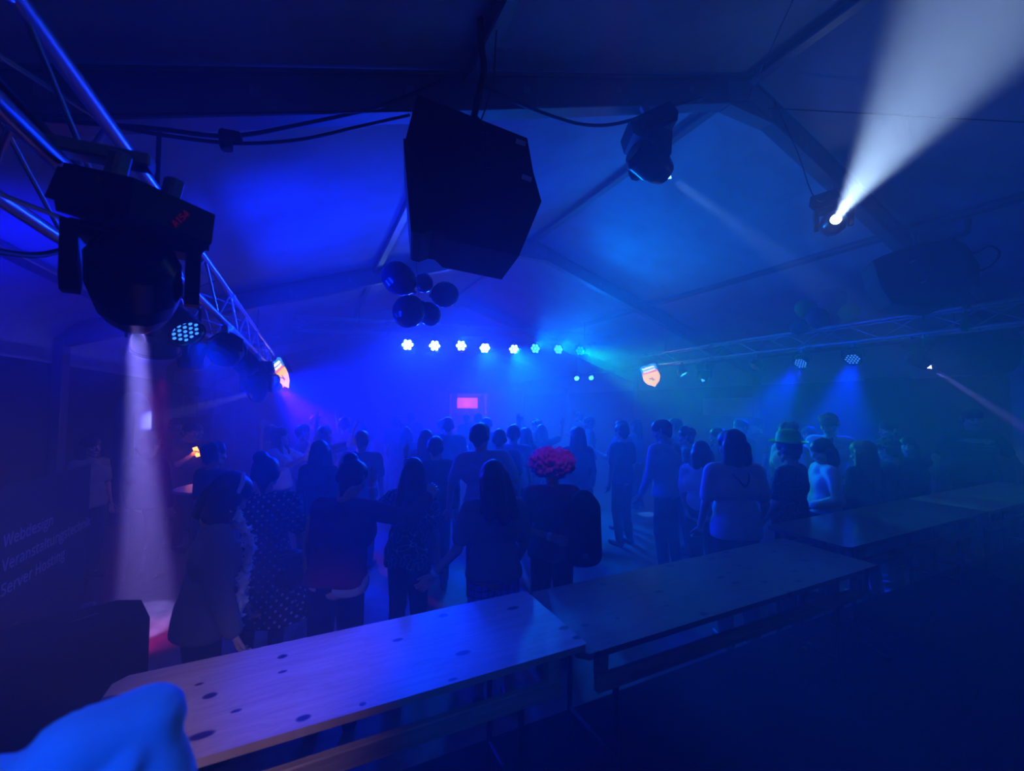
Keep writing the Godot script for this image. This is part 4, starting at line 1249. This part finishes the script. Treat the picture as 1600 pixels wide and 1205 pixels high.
	var hd: Array = spec.get("head", [0.0, 0.0])
	var HT := U * Transform3D(Basis.from_euler(Vector3(deg_to_rad(hd[1]), deg_to_rad(hd[0]), 0)).scaled(Vector3.ONE * s * spec.get("head_size", 1.0)), P.call(0, 1.622, 0.012))
	bodygeo.add(kit.head, HT, skin)
	part("body", bodygeo, M.skin, o)
	part("top", Geo.new().add(crumple(nets(shirt, cell, 0.035 * s, cuts), 0.022, 1.1, 0.6), Transform3D()), spec.top, o)
	if spec.get("legs", "trousers") != "none":
		part("bottoms" if spec.get("legs", "trousers") != "dress" else "leggings", Geo.new().add(crumple(nets(lower, cell, 0.03 * s, [[Vector3(0, 1, 0), 1.04 * s]]), 0.012, 1.2, 0.5), Transform3D()), spec.bottom, o)
	if spec.get("hair", "short") != "none":
		part("hair", kit["hair_mesh_" + spec.get("hair", "short")], spec.hair_color, o, HT)
	o.set_meta("head", HT)
	o.set_meta("upper", U)
	return o

func copy_person(src: Node3D, label: String, pos: Vector3, turn: float, size: float, recolor := {}, group := "") -> Node3D:
	var r: Node3D = src.duplicate()
	r.name = numbered("person")
	add_child(r)
	r.transform = Transform3D(Basis(Vector3.UP, deg_to_rad(turn)).scaled(Vector3.ONE * size), pos)
	r.set_meta("label", label)
	if group:
		r.set_meta("group", group)
	for c in r.get_children():
		var n := str(c.name).rstrip("0123456789_")
		if recolor.has(n):
			c.material_override = recolor[n]
	return r

func build_people() -> void:
	make_kit()
	var black := cloth(Color(0.03, 0.03, 0.04))
	var navy := cloth(Color(0.05, 0.06, 0.12))
	var white := cloth(Color(0.8, 0.8, 0.8))
	var grey := cloth(Color(0.45, 0.45, 0.47))
	var pale := cloth(Color(0.62, 0.66, 0.72))
	var red := cloth(Color(0.4, 0.05, 0.06))
	var jeans := cloth(Color(0.1, 0.13, 0.22))
	var dark_hair := mat(Color(0.025, 0.018, 0.015), 0.5)
	var brown_hair := mat(Color(0.11, 0.06, 0.035), 0.5)
	var blond_hair := mat(Color(0.5, 0.38, 0.2), 0.55)
	var pink_hair := mat(Color(0.85, 0.18, 0.75), 0.75)
	var polka := printed(polka_image(), 16.0)
	var plaid := printed(plaid_image(), 22.0)
	var zebra := printed(noise_tex(0.012, [[0.0, Color(0.02, 0.02, 0.03)], [0.49, Color(0.02, 0.02, 0.03)], [0.51, Color(0.75, 0.75, 0.78)], [0.6, Color(0.75, 0.75, 0.78)], [0.62, Color(0.02, 0.02, 0.03)], [1.0, Color(0.02, 0.02, 0.03)]], 256, 1), 4.0)
	var floral := printed(noise_tex(0.03, [[0.0, Color(0.015, 0.02, 0.03)], [0.62, Color(0.015, 0.02, 0.03)], [0.68, Color(0.25, 0.35, 0.4)], [1.0, Color(0.45, 0.5, 0.5)]], 256, 2), 4.5)
	var lace := printed(noise_tex(0.05, [[0.0, Color(0.05, 0.08, 0.1)], [0.5, Color(0.1, 0.14, 0.16)], [0.6, Color(0.6, 0.65, 0.6)], [1.0, Color(0.8, 0.85, 0.8)]], 256, 2), 5.0)
	var band := mat(Color(0.85, 0.9, 0.9), 0.4)
	var down := [Vector3(0.14, -1, 0.05), Vector3(-0.02, -1, 0.25)]

	# --- front row by the tables
	var p := person("person in a grey knitted sweater with a white feather boa, head bowed", Vector3(-0.52, 0, -2.87), {"h": 1.66, "turn": 100.0, "lean": 10.0, "head": [25.0, 20.0], "wide": 0.92, "r": [Vector3(0.06, -1, 0.02), Vector3(0.02, -0.95, 0.3)], "l": [Vector3(0.06, -1, 0.15), Vector3(0.0, -0.9, 0.4)], "top": grey, "sleeve": 2, "hem": 0.86, "bottom": black, "hair": "bob", "hair_color": dark_hair, "skin": Color(0.62, 0.4, 0.28), "cell": 0.018})
	var U: Transform3D = p.get_meta("upper")
	var boa := []
	var r := RandomNumberGenerator.new()
	r.seed = 3
	for k in 190:
		var w := k / 189.0
		var q := Vector3(-0.1 + 0.04 * sin(w * 5.0), 1.49 - 0.6 * w, 0.02 + 0.14 * sin(minf(w * 2.2, 1.0) * PI * 0.5))
		var d := Vector3(r.randfn(), r.randfn(), r.randfn()).normalized() * r.randf_range(0.02, 0.055)
		boa.append([U * q, U * q + d, 0.018, 0.006])
	part("feather_boa", Geo.new().add(nets(boa, 0.009, 0.008), Transform3D()), cloth(Color(0.85, 0.87, 0.9), 0.6), p)
	var HT: Transform3D = p.get_meta("head")
	part("hair_band", Geo.new().tube([Vector3(-0.1, 0.02, -0.03), Vector3(-0.085, 0.09, -0.03), Vector3(-0.04, 0.14, -0.03), Vector3(0.04, 0.14, -0.03), Vector3(0.085, 0.09, -0.03), Vector3(0.1, 0.02, -0.03)].map(func(e): return HT * e), 0.012, 8), cloth(Color(0.7, 0.8, 0.9)), p)
	p = person("person in a black dress with white polka dots, hair in a bun", Vector3(-0.29, 0, -3.58), {"h": 1.66, "turn": 170.0, "lean": 3.0, "top": polka, "sleeve": 1, "legs": "dress", "dress_hem": 0.56, "flare": 0.25, "bottom": black, "hair": "bun", "hair_color": dark_hair, "cell": 0.018, "l": [Vector3(0.2, -1, 0.1), Vector3(0.1, -0.6, 0.6)], "r": [Vector3(0.3, -1, 0.0), Vector3(-0.1, -0.8, 0.5)]})
	var bag := thing("handbag", "black shoulder bag against the polka dot dress", "bag", xf(Vector3(-0.08, 0.84, -3.33), deg_to_rad(-15)))
	part("pouch", Geo.new().add(nets([[Vector3(-0.07, 0.02, 0), Vector3(0.07, 0.02, 0), 0.05, 0.05], [Vector3(-0.08, 0.16, 0), Vector3(0.08, 0.16, 0), 0.04, 0.04], [Vector3(0, 0, 0), Vector3(0, 0.16, 0), 0.06, 0.05]], 0.013, 0.03), Transform3D()), M.black, bag)
	part("flap_edge", Geo.new().box(xf(Vector3(0, 0.19, 0.02), 0, 0, 0.15), Vector3(0.17, 0.012, 0.05), 0.004), M.dull_alu, bag)
	part("shoulder_strap", Geo.new().tube(soft([Vector3(-0.1, 0.17, 0), Vector3(-0.1, 0.4, -0.06), Vector3(-0.02, 0.58, -0.2), Vector3(0.05, 0.4, -0.06), Vector3(0.1, 0.17, 0)]), 0.007, 6), M.black, bag)
	p = person("person in a dark red jacket with a pale striped sleeve leaning sideways", Vector3(0.17, 0, -3.0), {"h": 1.68, "turn": 165.0, "lean": 14.0, "roll": 6.0, "head": [-25.0, 10.0], "l": [Vector3(0.15, -1, 0.1), Vector3(0.02, -1, 0.15)], "r": [Vector3(0.9, -0.35, 0.4), Vector3(0.5, 0.5, 0.7)], "top": red, "sleeve": 2, "hem": 0.92, "bottom": black, "hair": "bun", "hair_color": dark_hair, "cell": 0.018, "wide": 1.0})
	part("shirt_tail", Geo.new().add(nets([[Vector3(-0.09, 0.9, 0.0), Vector3(0.03, 0.93, 0.0), 0.118, 0.112]], 0.014, 0.03, [[Vector3(0, -1, 0), -0.84]]), Transform3D()), pale, p)
	var arm: Array = p.get_meta("arm_l")
	var off := Vector3(0.05, 0, -0.025)
	part("sleeve_stripe", Geo.new().tube([arm[0] + off + Vector3(0, -0.04, 0), arm[0].lerp(arm[1], 0.6) + off, arm[1] + off, arm[1].lerp(arm[2], 0.5) + off * 0.9, arm[2] + off * 0.6], 0.017, 8), mat(Color(0.75, 0.65, 0.4), 0.7), p)
	p = person("person in a zebra striped top with one arm raised", Vector3(0.72, 0, -3.45), {"h": 1.6, "turn": 140.0, "lean": 8.0, "head": [20.0, 15.0], "l": [Vector3(0.75, -0.55, 0.2), Vector3(0.15, 0.95, 0.1)], "hand_l": "open", "band_l": band, "top": zebra, "sleeve": 1, "hem": 0.84, "bottom": navy, "hair": "long", "hair_color": dark_hair, "cell": 0.018})
	person("person in a loose pale shirt seen from behind, beyond the plaid shorts", Vector3(1.66, 0, -4.12), {"h": 1.85, "turn": 160.0, "roll": -4.0, "head": [-30.0, 0.0], "l": [Vector3(0.35, -1, 0.1), Vector3(0.1, -1, 0.4)], "r": [Vector3(0.45, -0.9, 0.3), Vector3(-0.2, -0.5, 0.8)], "top": pale, "sleeve": 1, "hem": 0.98, "bottom": navy, "hair": "short", "hair_color": brown_hair, "wide": 1.15})
	p = person("person in plaid shorts and a pale open shirt, looking down", Vector3(1.16, 0, -2.72), {"h": 1.64, "turn": 165.0, "lean": 5.0, "head": [15.0, 25.0], "l": [Vector3(0.3, -1, -0.1), Vector3(0.7, -0.7, 0.0)], "r": [Vector3(0.2, -1, 0.1), Vector3(-0.2, -0.8, 0.5)], "top": grey, "sleeve": 1, "hem": 0.93, "legs": "shorts", "bottom": plaid, "hair": "long", "hair_color": dark_hair, "cell": 0.018, "band_l": band})
	p = person("person in a fluffy bright pink clown wig seen from behind", Vector3(1.76, 0, -2.95), {"h": 1.66, "turn": 160.0, "l": [Vector3(0.25, -1, -0.3), Vector3(-0.9, -0.15, -0.55)], "r": [Vector3(0.2, -1, 0.0), Vector3(0.0, -1, 0.2)], "hand_l": "relaxed", "band_l": band, "top": cloth(Color(0.25, 0.28, 0.34)), "sleeve": 1, "hem": 0.9, "bottom": navy, "hair": "wig", "hair_color": pink_hair, "cell": 0.018})
	var pack := thing("backpack", "tall black rucksack on the back of the pink wig wearer", "bag", xf(Vector3(1.86, 0.86, -2.65), deg_to_rad(-20)))
	part("sack", Geo.new().add(nets([[Vector3(-0.05, 0.08, 0), Vector3(-0.045, 0.42, 0), 0.085, 0.08], [Vector3(0.05, 0.08, 0), Vector3(0.045, 0.42, 0), 0.085, 0.08], [Vector3(0, 0.08, 0), Vector3(0, 0.47, 0), 0.09, 0.085]], 0.016, 0.05), Transform3D()), black, pack)
	part("badge", Geo.new().lathe(Transform3D(Basis.from_euler(Vector3(PI / 2, 0, 0)), Vector3(-0.02, 0.1, 0.1)), [[0.022, 0.0], [0.02, 0.006], [0.0, 0.006]], 12), M.alu, pack)
	person("person in a light shirt standing sideways between the dancers", Vector3(3.93, 0, -3.85), {"h": 1.86, "turn": 185.0, "lean": 6.0, "head": [30.0, 10.0], "l": [Vector3(0.12, -1, 0.15), Vector3(0.0, -1, 0.5)], "top": pale, "sleeve": 2, "hem": 0.9, "bottom": jeans, "hair": "short", "hair_color": brown_hair})
	person("person in a pale short sleeved top lifting an arm toward sparkly hair", Vector3(3.74, 0, -3.2), {"h": 1.66, "turn": 100.0, "head": [30.0, 0.0], "r": [Vector3(0.35, -0.9, 0.25), Vector3(-0.5, 0.55, 0.65)], "l": [Vector3(0.2, -1, 0.1), Vector3(0, -1, 0.3)], "hand_r": "open", "band_r": band, "top": white, "sleeve": 1, "hem": 1.0, "bottom": navy, "hair": "bob", "hair_color": brown_hair})
	p = person("person in a white T-shirt with their back turned, by the tables", Vector3(3.33, 0, -2.5), {"h": 1.82, "turn": 155.0, "lean": 3.0, "head": [25.0, 8.0], "l": [Vector3(0.16, -1, 0.05), Vector3(0.0, -0.9, 0.5)], "r": [Vector3(0.22, -1, 0.0), Vector3(0.1, -0.9, 0.6)], "top": white, "sleeve": 1, "hem": 0.88, "bottom": jeans, "hair": "bob", "hair_color": dark_hair, "cell": 0.018, "wide": 1.02})
	U = p.get_meta("upper")
	part("lanyard", Geo.new().tube(soft([U * Vector3(-0.08, 1.5, -0.02), U * Vector3(-0.07, 1.44, -0.12), U * Vector3(-0.02, 1.36, -0.155), U * Vector3(0.04, 1.42, -0.14), U * Vector3(0.08, 1.5, -0.03)]), 0.007, 6), black, p)
	p = person("person in a lime green bowler hat and a dark flowered shirt", Vector3(4.2, 0, -2.56), {"h": 1.73, "turn": 190.0, "head": [-15.0, 4.0], "l": [Vector3(0.3, -1, 0.1), Vector3(0.0, -0.8, 0.5)], "r": [Vector3(0.35, -1, 0.1), Vector3(0.0, -0.8, 0.5)], "top": floral, "sleeve": 1, "hem": 0.85, "bottom": black, "hair": "short", "hair_color": dark_hair, "cell": 0.018, "wide": 1.15})
	HT = p.get_meta("head")
	part("bowler_hat", Geo.new().lathe(HT * Transform3D(Basis.from_euler(Vector3(-0.1, 0, 0)), Vector3(0, 0.085, -0.01)), [[0.17, 0.012], [0.165, 0.0], [0.11, -0.005], [0.108, 0.05], [0.1, 0.09], [0.08, 0.115], [0.04, 0.128], [0.0, 0.13]], 26), mat(Color(0.3, 0.95, 0.1), 0.5), p)
	person("person with short curly fair hair behind the dark haired one", Vector3(5.74, 0, -3.5), {"h": 1.8, "turn": 260.0, "head": [-20.0, 15.0], "top": white, "sleeve": 1, "bottom": jeans, "hair": "curly", "hair_color": blond_hair})
	p = person("tall person in a white shirt with a bow tie and dark braces", Vector3(6.27, 0, -3.28), {"h": 1.93, "turn": 285.0, "lean": 4.0, "head": [-10.0, 18.0], "l": [Vector3(0.2, -1, 0.1), Vector3(0.0, -1, 0.3)], "r": [Vector3(0.25, -1, 0.15), Vector3(-0.1, -0.8, 0.5)], "top": white, "sleeve": 2, "hem": 1.0, "bottom": black, "hair": "quiff", "hair_color": blond_hair, "cell": 0.018, "skin": Color(0.55, 0.38, 0.3)})
	U = p.get_meta("upper")
	for sx in [-1.0, 1.0]:
		part("brace_strap", Geo.new().tube(soft([U * Vector3(sx * 0.1, 1.0, 0.16), U * Vector3(sx * 0.1, 1.28, 0.172), U * Vector3(sx * 0.1, 1.5, 0.06), U * Vector3(sx * 0.1, 1.5, -0.06), U * Vector3(sx * 0.08, 1.28, -0.17), U * Vector3(sx * 0.05, 1.0, -0.16)]), 0.016, 6), black, p)
	part("bow_tie", Geo.new().prism(Transform3D(U.basis, U * Vector3(0, 1.6, 0.11)), PackedVector2Array([Vector2(-0.06, 0.03), Vector2(0, 0.01), Vector2(0.06, 0.03), Vector2(0.06, -0.03), Vector2(0, -0.01), Vector2(-0.06, -0.03)]), 0.02), black, p)
	person("dark haired person in a pale blouse with a bent elbow", Vector3(4.86, 0, -2.62), {"h": 1.68, "turn": 230.0, "head": [15.0, 15.0], "l": [Vector3(0.4, -1, 0.0), Vector3(-0.6, -0.35, 0.7)], "r": [Vector3(0.3, -1, 0.2), Vector3(0.0, -0.5, 0.8)], "top": white, "sleeve": 2, "hem": 0.98, "bottom": black, "hair": "bob", "hair_color": dark_hair, "cell": 0.018})
	person("person in black with long straight fair hair down the back", Vector3(5.38, 0, -2.5), {"h": 1.64, "turn": 170.0, "head": [10.0, 5.0], "top": black, "sleeve": 2, "bottom": black, "hair": "long", "hair_color": blond_hair, "head_size": 1.1})
	person("person in dark clothes with wavy brown hair beside the long fair hair", Vector3(6.02, 0, -2.55), {"h": 1.64, "turn": 200.0, "head": [-20.0, 10.0], "top": black, "sleeve": 2, "bottom": black, "hair": "curly", "hair_color": brown_hair, "wide": 1.1})
	person("smiling person with a face lit green, wearing a dark top", Vector3(6.62, 0, -2.6), {"h": 1.66, "turn": 275.0, "head": [10.0, -4.0], "top": navy, "sleeve": 0, "bottom": black, "hair": "long", "hair_color": dark_hair, "skin": Color(0.62, 0.45, 0.36)})
	person("person with short dark hair standing behind the green lit face", Vector3(7.35, 0, -3.1), {"h": 1.82, "turn": 240.0, "top": navy, "sleeve": 1, "bottom": black, "hair": "short", "hair_color": dark_hair})
	p = person("broad man in a black T-shirt with small chest print by the wall", Vector3(8.1, 0, -2.5), {"h": 2.0, "turn": 320.0, "head": [-15.0, 5.0], "l": [Vector3(0.55, -0.9, 0.0), Vector3(0.3, -0.8, 0.4)], "r": [Vector3(0.5, -0.9, 0.0), Vector3(0.2, -0.9, 0.3)], "top": black, "sleeve": 1, "bottom": black, "hair": "short", "hair_color": dark_hair, "wide": 1.2})
	U = p.get_meta("upper")
	for k in 2:
		part("chest_print", Geo.new().box(Transform3D(U.basis, U * Vector3(0.03 - 0.03 * k, 1.5 - k * 0.04, 0.165)), Vector3(0.2, 0.012, 0.01), 0.002), mat(Color(0.4, 0.42, 0.42), 0.8), p)

	# --- banner side
	person("dark haired man facing the purple table in the banner corner", Vector3(-0.84, 0, -5.0), {"h": 1.68, "turn": 130.0, "top": navy, "sleeve": 1, "bottom": black, "hair": "short", "hair_color": dark_hair})
	var ph_b := person("woman in a white top pointing upward beside the purple table", Vector3(-0.36, 0, -6.5), {"h": 1.74, "turn": 70.0, "head": [0.0, -8.0], "l": [Vector3(0.4, -0.4, 0.8), Vector3(0.1, 0.95, 0.35)], "hand_l": "open", "r": [Vector3(0.2, -0.45, 0.8), Vector3(0.1, 0.45, 0.85)], "top": white, "sleeve": 1, "hem": 0.95, "bottom": jeans, "hair": "long", "hair_color": dark_hair, "skin": Color(0.62, 0.45, 0.38)})
	person("person in black standing in the edge of the white light shaft", Vector3(-1.7, 0, -6.3), {"h": 1.68, "turn": 150.0, "top": black, "sleeve": 2, "bottom": black, "hair": "short", "hair_color": dark_hair, "wide": 1.1})
	var ph_a := person("person in a dark top holding up a glowing phone near the wall", Vector3(-1.55, 0, -7.5), {"h": 1.78, "turn": 40.0, "top": navy, "sleeve": 1, "bottom": black, "hair": "short", "hair_color": brown_hair, "r": [Vector3(0.2, -0.7, 0.7), Vector3(-0.2, 0.5, 0.85)]})
	person("person with a pale collar half hidden behind the banner", Vector3(-2.35, 0, -6.7), {"h": 1.66, "turn": 60.0, "top": cloth(Color(0.55, 0.6, 0.5)), "sleeve": 1, "bottom": black, "hair": "bob", "hair_color": dark_hair})
	person("person in dark clothes raising a white gloved hand mid floor", Vector3(1.3, 0, -4.75), {"h": 1.68, "turn": 160.0, "l": [Vector3(0.5, -0.5, 0.5), Vector3(0.1, 0.9, 0.3)], "hand_l": "open", "band_l": band, "top": navy, "sleeve": 2, "bottom": black, "hair": "short", "hair_color": dark_hair})
	for k in 2:
		var who: Node3D = [ph_a, ph_b][k]
		var hold: Array = who.get_meta("arm_r")
		var spot_at: Vector3 = who.transform * (hold[2] + (hold[2] - hold[1]).normalized() * 0.1)
		var ph := thing("phone", ["phone glowing warm orange in a raised hand near the wall", "phone with a bright white screen held up behind the polka dot dress"][k], "phone", Transform3D(Basis.from_euler(Vector3(0.2, [-0.4, 0.6][k], [0.3, -0.9][k])), spot_at))
		part("case", Geo.new().box(Transform3D(), Vector3(0.075, 0.15, 0.009), 0.003), M.black, ph)
		part("screen", Geo.new().box(xf(Vector3(0, 0, 0.005)), Vector3(0.068, 0.138, 0.002), 0.0005), glow([Color(1.0, 0.6, 0.25), Color(1.0, 0.92, 0.7)][k], [5.0, 5.0][k]), ph)
		var om := OmniLight3D.new()
		om.name = "screen_light"
		om.light_color = [Color(1.0, 0.55, 0.25), Color(1.0, 0.9, 0.7)][k]
		om.light_energy = [0.05, 0.02][k]
		om.light_size = 0.05
		om.omni_range = 20.0
		om.omni_attenuation = 2.0
		om.shadow_enabled = true
		ph.add_child(om)
		om.position = Vector3(0, 0, 0.06)

	# --- the crowd farther back: five figures, then copies
	var c1 := person("person in a pale T-shirt deep in the hazy crowd", Vector3(2.6, 0, -5.4), {"h": 1.76, "turn": 150.0, "top": pale, "sleeve": 1, "bottom": navy, "hair": "short", "hair_color": dark_hair, "cell": 0.024}, "dancers in the haze")
	var c2 := person("person with both arms up deep in the hazy crowd", Vector3(0.2, 0, -6.9), {"h": 1.72, "turn": 120.0, "l": [Vector3(0.6, 0.4, 0.3), Vector3(0.1, 1, 0.1)], "r": [Vector3(0.6, 0.2, 0.4), Vector3(0.2, 1, 0.2)], "hand_l": "open", "hand_r": "open", "top": black, "sleeve": 1, "bottom": navy, "hair": "bob", "hair_color": dark_hair, "cell": 0.024}, "dancers in the haze")
	var c3 := person("person with long dark hair deep in the hazy crowd", Vector3(3.2, 0, -6.2), {"h": 1.66, "turn": 190.0, "head": [20.0, 0.0], "top": navy, "sleeve": 2, "bottom": black, "hair": "long", "hair_color": dark_hair, "cell": 0.024}, "dancers in the haze")
	var c4 := person("broad person in a dark shirt deep in the hazy crowd", Vector3(2.0, 0, -6.6), {"h": 1.84, "turn": 170.0, "top": black, "sleeve": 1, "bottom": jeans, "hair": "short", "hair_color": brown_hair, "cell": 0.024, "wide": 1.15, "l": [Vector3(0.4, -0.9, 0.3), Vector3(-0.2, 0.3, 0.9)]}, "dancers in the haze")
	var c5 := person("person in a patterned lace top deep in the hazy crowd", Vector3(4.75, 0, -4.3), {"h": 1.72, "turn": 220.0, "r": [Vector3(0.5, -0.3, 0.5), Vector3(0.1, 0.9, 0.2)], "top": lace, "sleeve": 2, "bottom": navy, "hair": "curly", "hair_color": brown_hair, "cell": 0.024}, "dancers in the haze")
	var protos := [c1, c2, c3, c4, c5]
	var warm := cloth(Color(0.75, 0.3, 0.25))
	# x, z, figure, turn, size
	var spots := [[0.55, -7.8, 3, 150, 1.0], [-0.1, -7.6, 0, 100, 0.98], [0.9, -8.6, 1, 200, 1.0], [-0.6, -8.4, 2, 80, 1.02], [0.1, -9.2, 3, 170, 1.0], [1.5, -7.4, 2, 140, 1.0], [2.3, -7.9, 0, 220, 1.0], [3.0, -7.4, 3, 190, 0.98], [3.9, -6.9, 1, 160, 0.97], [2.7, -9.0, 2, 200, 1.0], [1.7, -9.4, 0, 180, 1.02], [4.4, -8.0, 4, 210, 1.0], [3.6, -9.4, 3, 150, 1.0], [5.2, -7.2, 0, 240, 1.02], [4.7, -5.6, 3, 200, 0.97], [5.5, -4.4, 2, 230, 1.02], [5.6, -5.3, 0, 210, 1.03], [6.3, -4.6, 3, 250, 0.98], [6.5, -5.9, 1, 230, 0.95], [5.9, -6.6, 2, 200, 1.05], [6.9, -3.9, 2, 260, 1.03], [7.3, -5.0, 0, 240, 1.02], [3.4, -5.0, 2, 170, 1.04], [4.2, -5.0, 0, 190, 1.0], [2.2, -5.0, 3, 160, 0.94], [1.4, -5.6, 2, 130, 1.03], [0.6, -5.7, 3, 150, 0.93], [0.1, -5.0, 2, 140, 1.0], [-1.7, -8.6, 0, 60, 0.98], [-2.2, -9.6, 3, 50, 0.98], [-0.9, -10.6, 2, 90, 1.03], [2.4, -11.2, 3, 170, 1.0], [4.0, -11.4, 0, 180, 1.0], [5.3, -10.6, 2, 200, 1.04], [0.9, -11.0, 2, 140, 1.03], [6.6, -9.6, 3, 210, 1.0], [8.0, -4.2, 3, 260, 0.96], [-2.0, -7.6, 2, 70, 1.0]]
	var kinds := ["short haired person with arms down in %s T-shirt deep in the hazy crowd", "person with both arms up in %s top deep in the hazy crowd", "long dark haired person in %s sweater deep in the hazy crowd", "broad person in %s shirt with one forearm lifted deep in the hazy crowd", "curly haired person with one arm up in %s blouse deep in the hazy crowd"]
	var tones := [["an olive", Color(0.2, 0.22, 0.08)], ["a teal", Color(0.05, 0.22, 0.25)], ["a maroon", Color(0.25, 0.05, 0.08)], ["a slate grey", Color(0.22, 0.24, 0.27)], ["a sky blue", Color(0.35, 0.5, 0.65)], ["a mustard", Color(0.45, 0.33, 0.08)], ["a violet", Color(0.22, 0.12, 0.35)], ["a brown", Color(0.2, 0.13, 0.08)], ["a dark green", Color(0.04, 0.16, 0.08)], ["a coral", Color(0.6, 0.25, 0.2)], ["a navy", Color(0.05, 0.07, 0.18)], ["a cream", Color(0.6, 0.57, 0.48)], ["a plum", Color(0.2, 0.05, 0.16)], ["a sand", Color(0.45, 0.38, 0.28)]]
	var dyed := {}
	var used := [0, 0, 0, 0, 0]
	for q in spots:
		var tone: Array = tones[used[q[2]] % tones.size()]
		used[q[2]] += 1
		if not dyed.has(tone[0]):
			dyed[tone[0]] = cloth(tone[1])
		copy_person(protos[q[2]], kinds[q[2]] % tone[0], Vector3(q[0], 0, q[1]), q[3], q[4], {"top": dyed[tone[0]]}, "dancers in the haze")

func _ready() -> void:
	rng.seed = 7
	fold_noise.seed = 4
	fold_noise.frequency = 0.05
	var cam := Camera3D.new()
	cam.name = "camera"
	add_child(cam)
	cam.position = Vector3(0, 2.05, 0)
	cam.rotation = Vector3(deg_to_rad(2.6), deg_to_rad(-25.5), 0)
	cam.fov = rad_to_deg(2.0 * atan(602.5 / 660.0))
	cam.near = 0.05
	cam.far = 100.0
	cam.current = true
	var at := CameraAttributesPhysical.new()
	at.frustum_focal_length = 12.0 / (602.5 / 660.0)
	at.frustum_focus_distance = 4.0
	at.frustum_near = 0.05
	at.frustum_far = 100.0
	at.exposure_aperture = at.frustum_focal_length / 6.0
	cam.attributes = at
	var e := Environment.new()
	e.background_mode = Environment.BG_COLOR
	e.background_color = Color.BLACK
	e.tonemap_mode = Environment.TONE_MAPPER_LINEAR
	e.tonemap_exposure = 1.0
	e.sdfgi_enabled = true
	e.ssao_enabled = true
	e.ssil_enabled = true
	e.volumetric_fog_enabled = true
	e.volumetric_fog_density = 0.085
	e.volumetric_fog_albedo = Color.WHITE
	e.volumetric_fog_anisotropy = 0.25
	var we := WorldEnvironment.new()
	we.environment = e
	we.name = "environment"
	add_child(we)
	materials()
	build_tent()
	build_stage()
	build_rig()
	build_props()
	build_people()
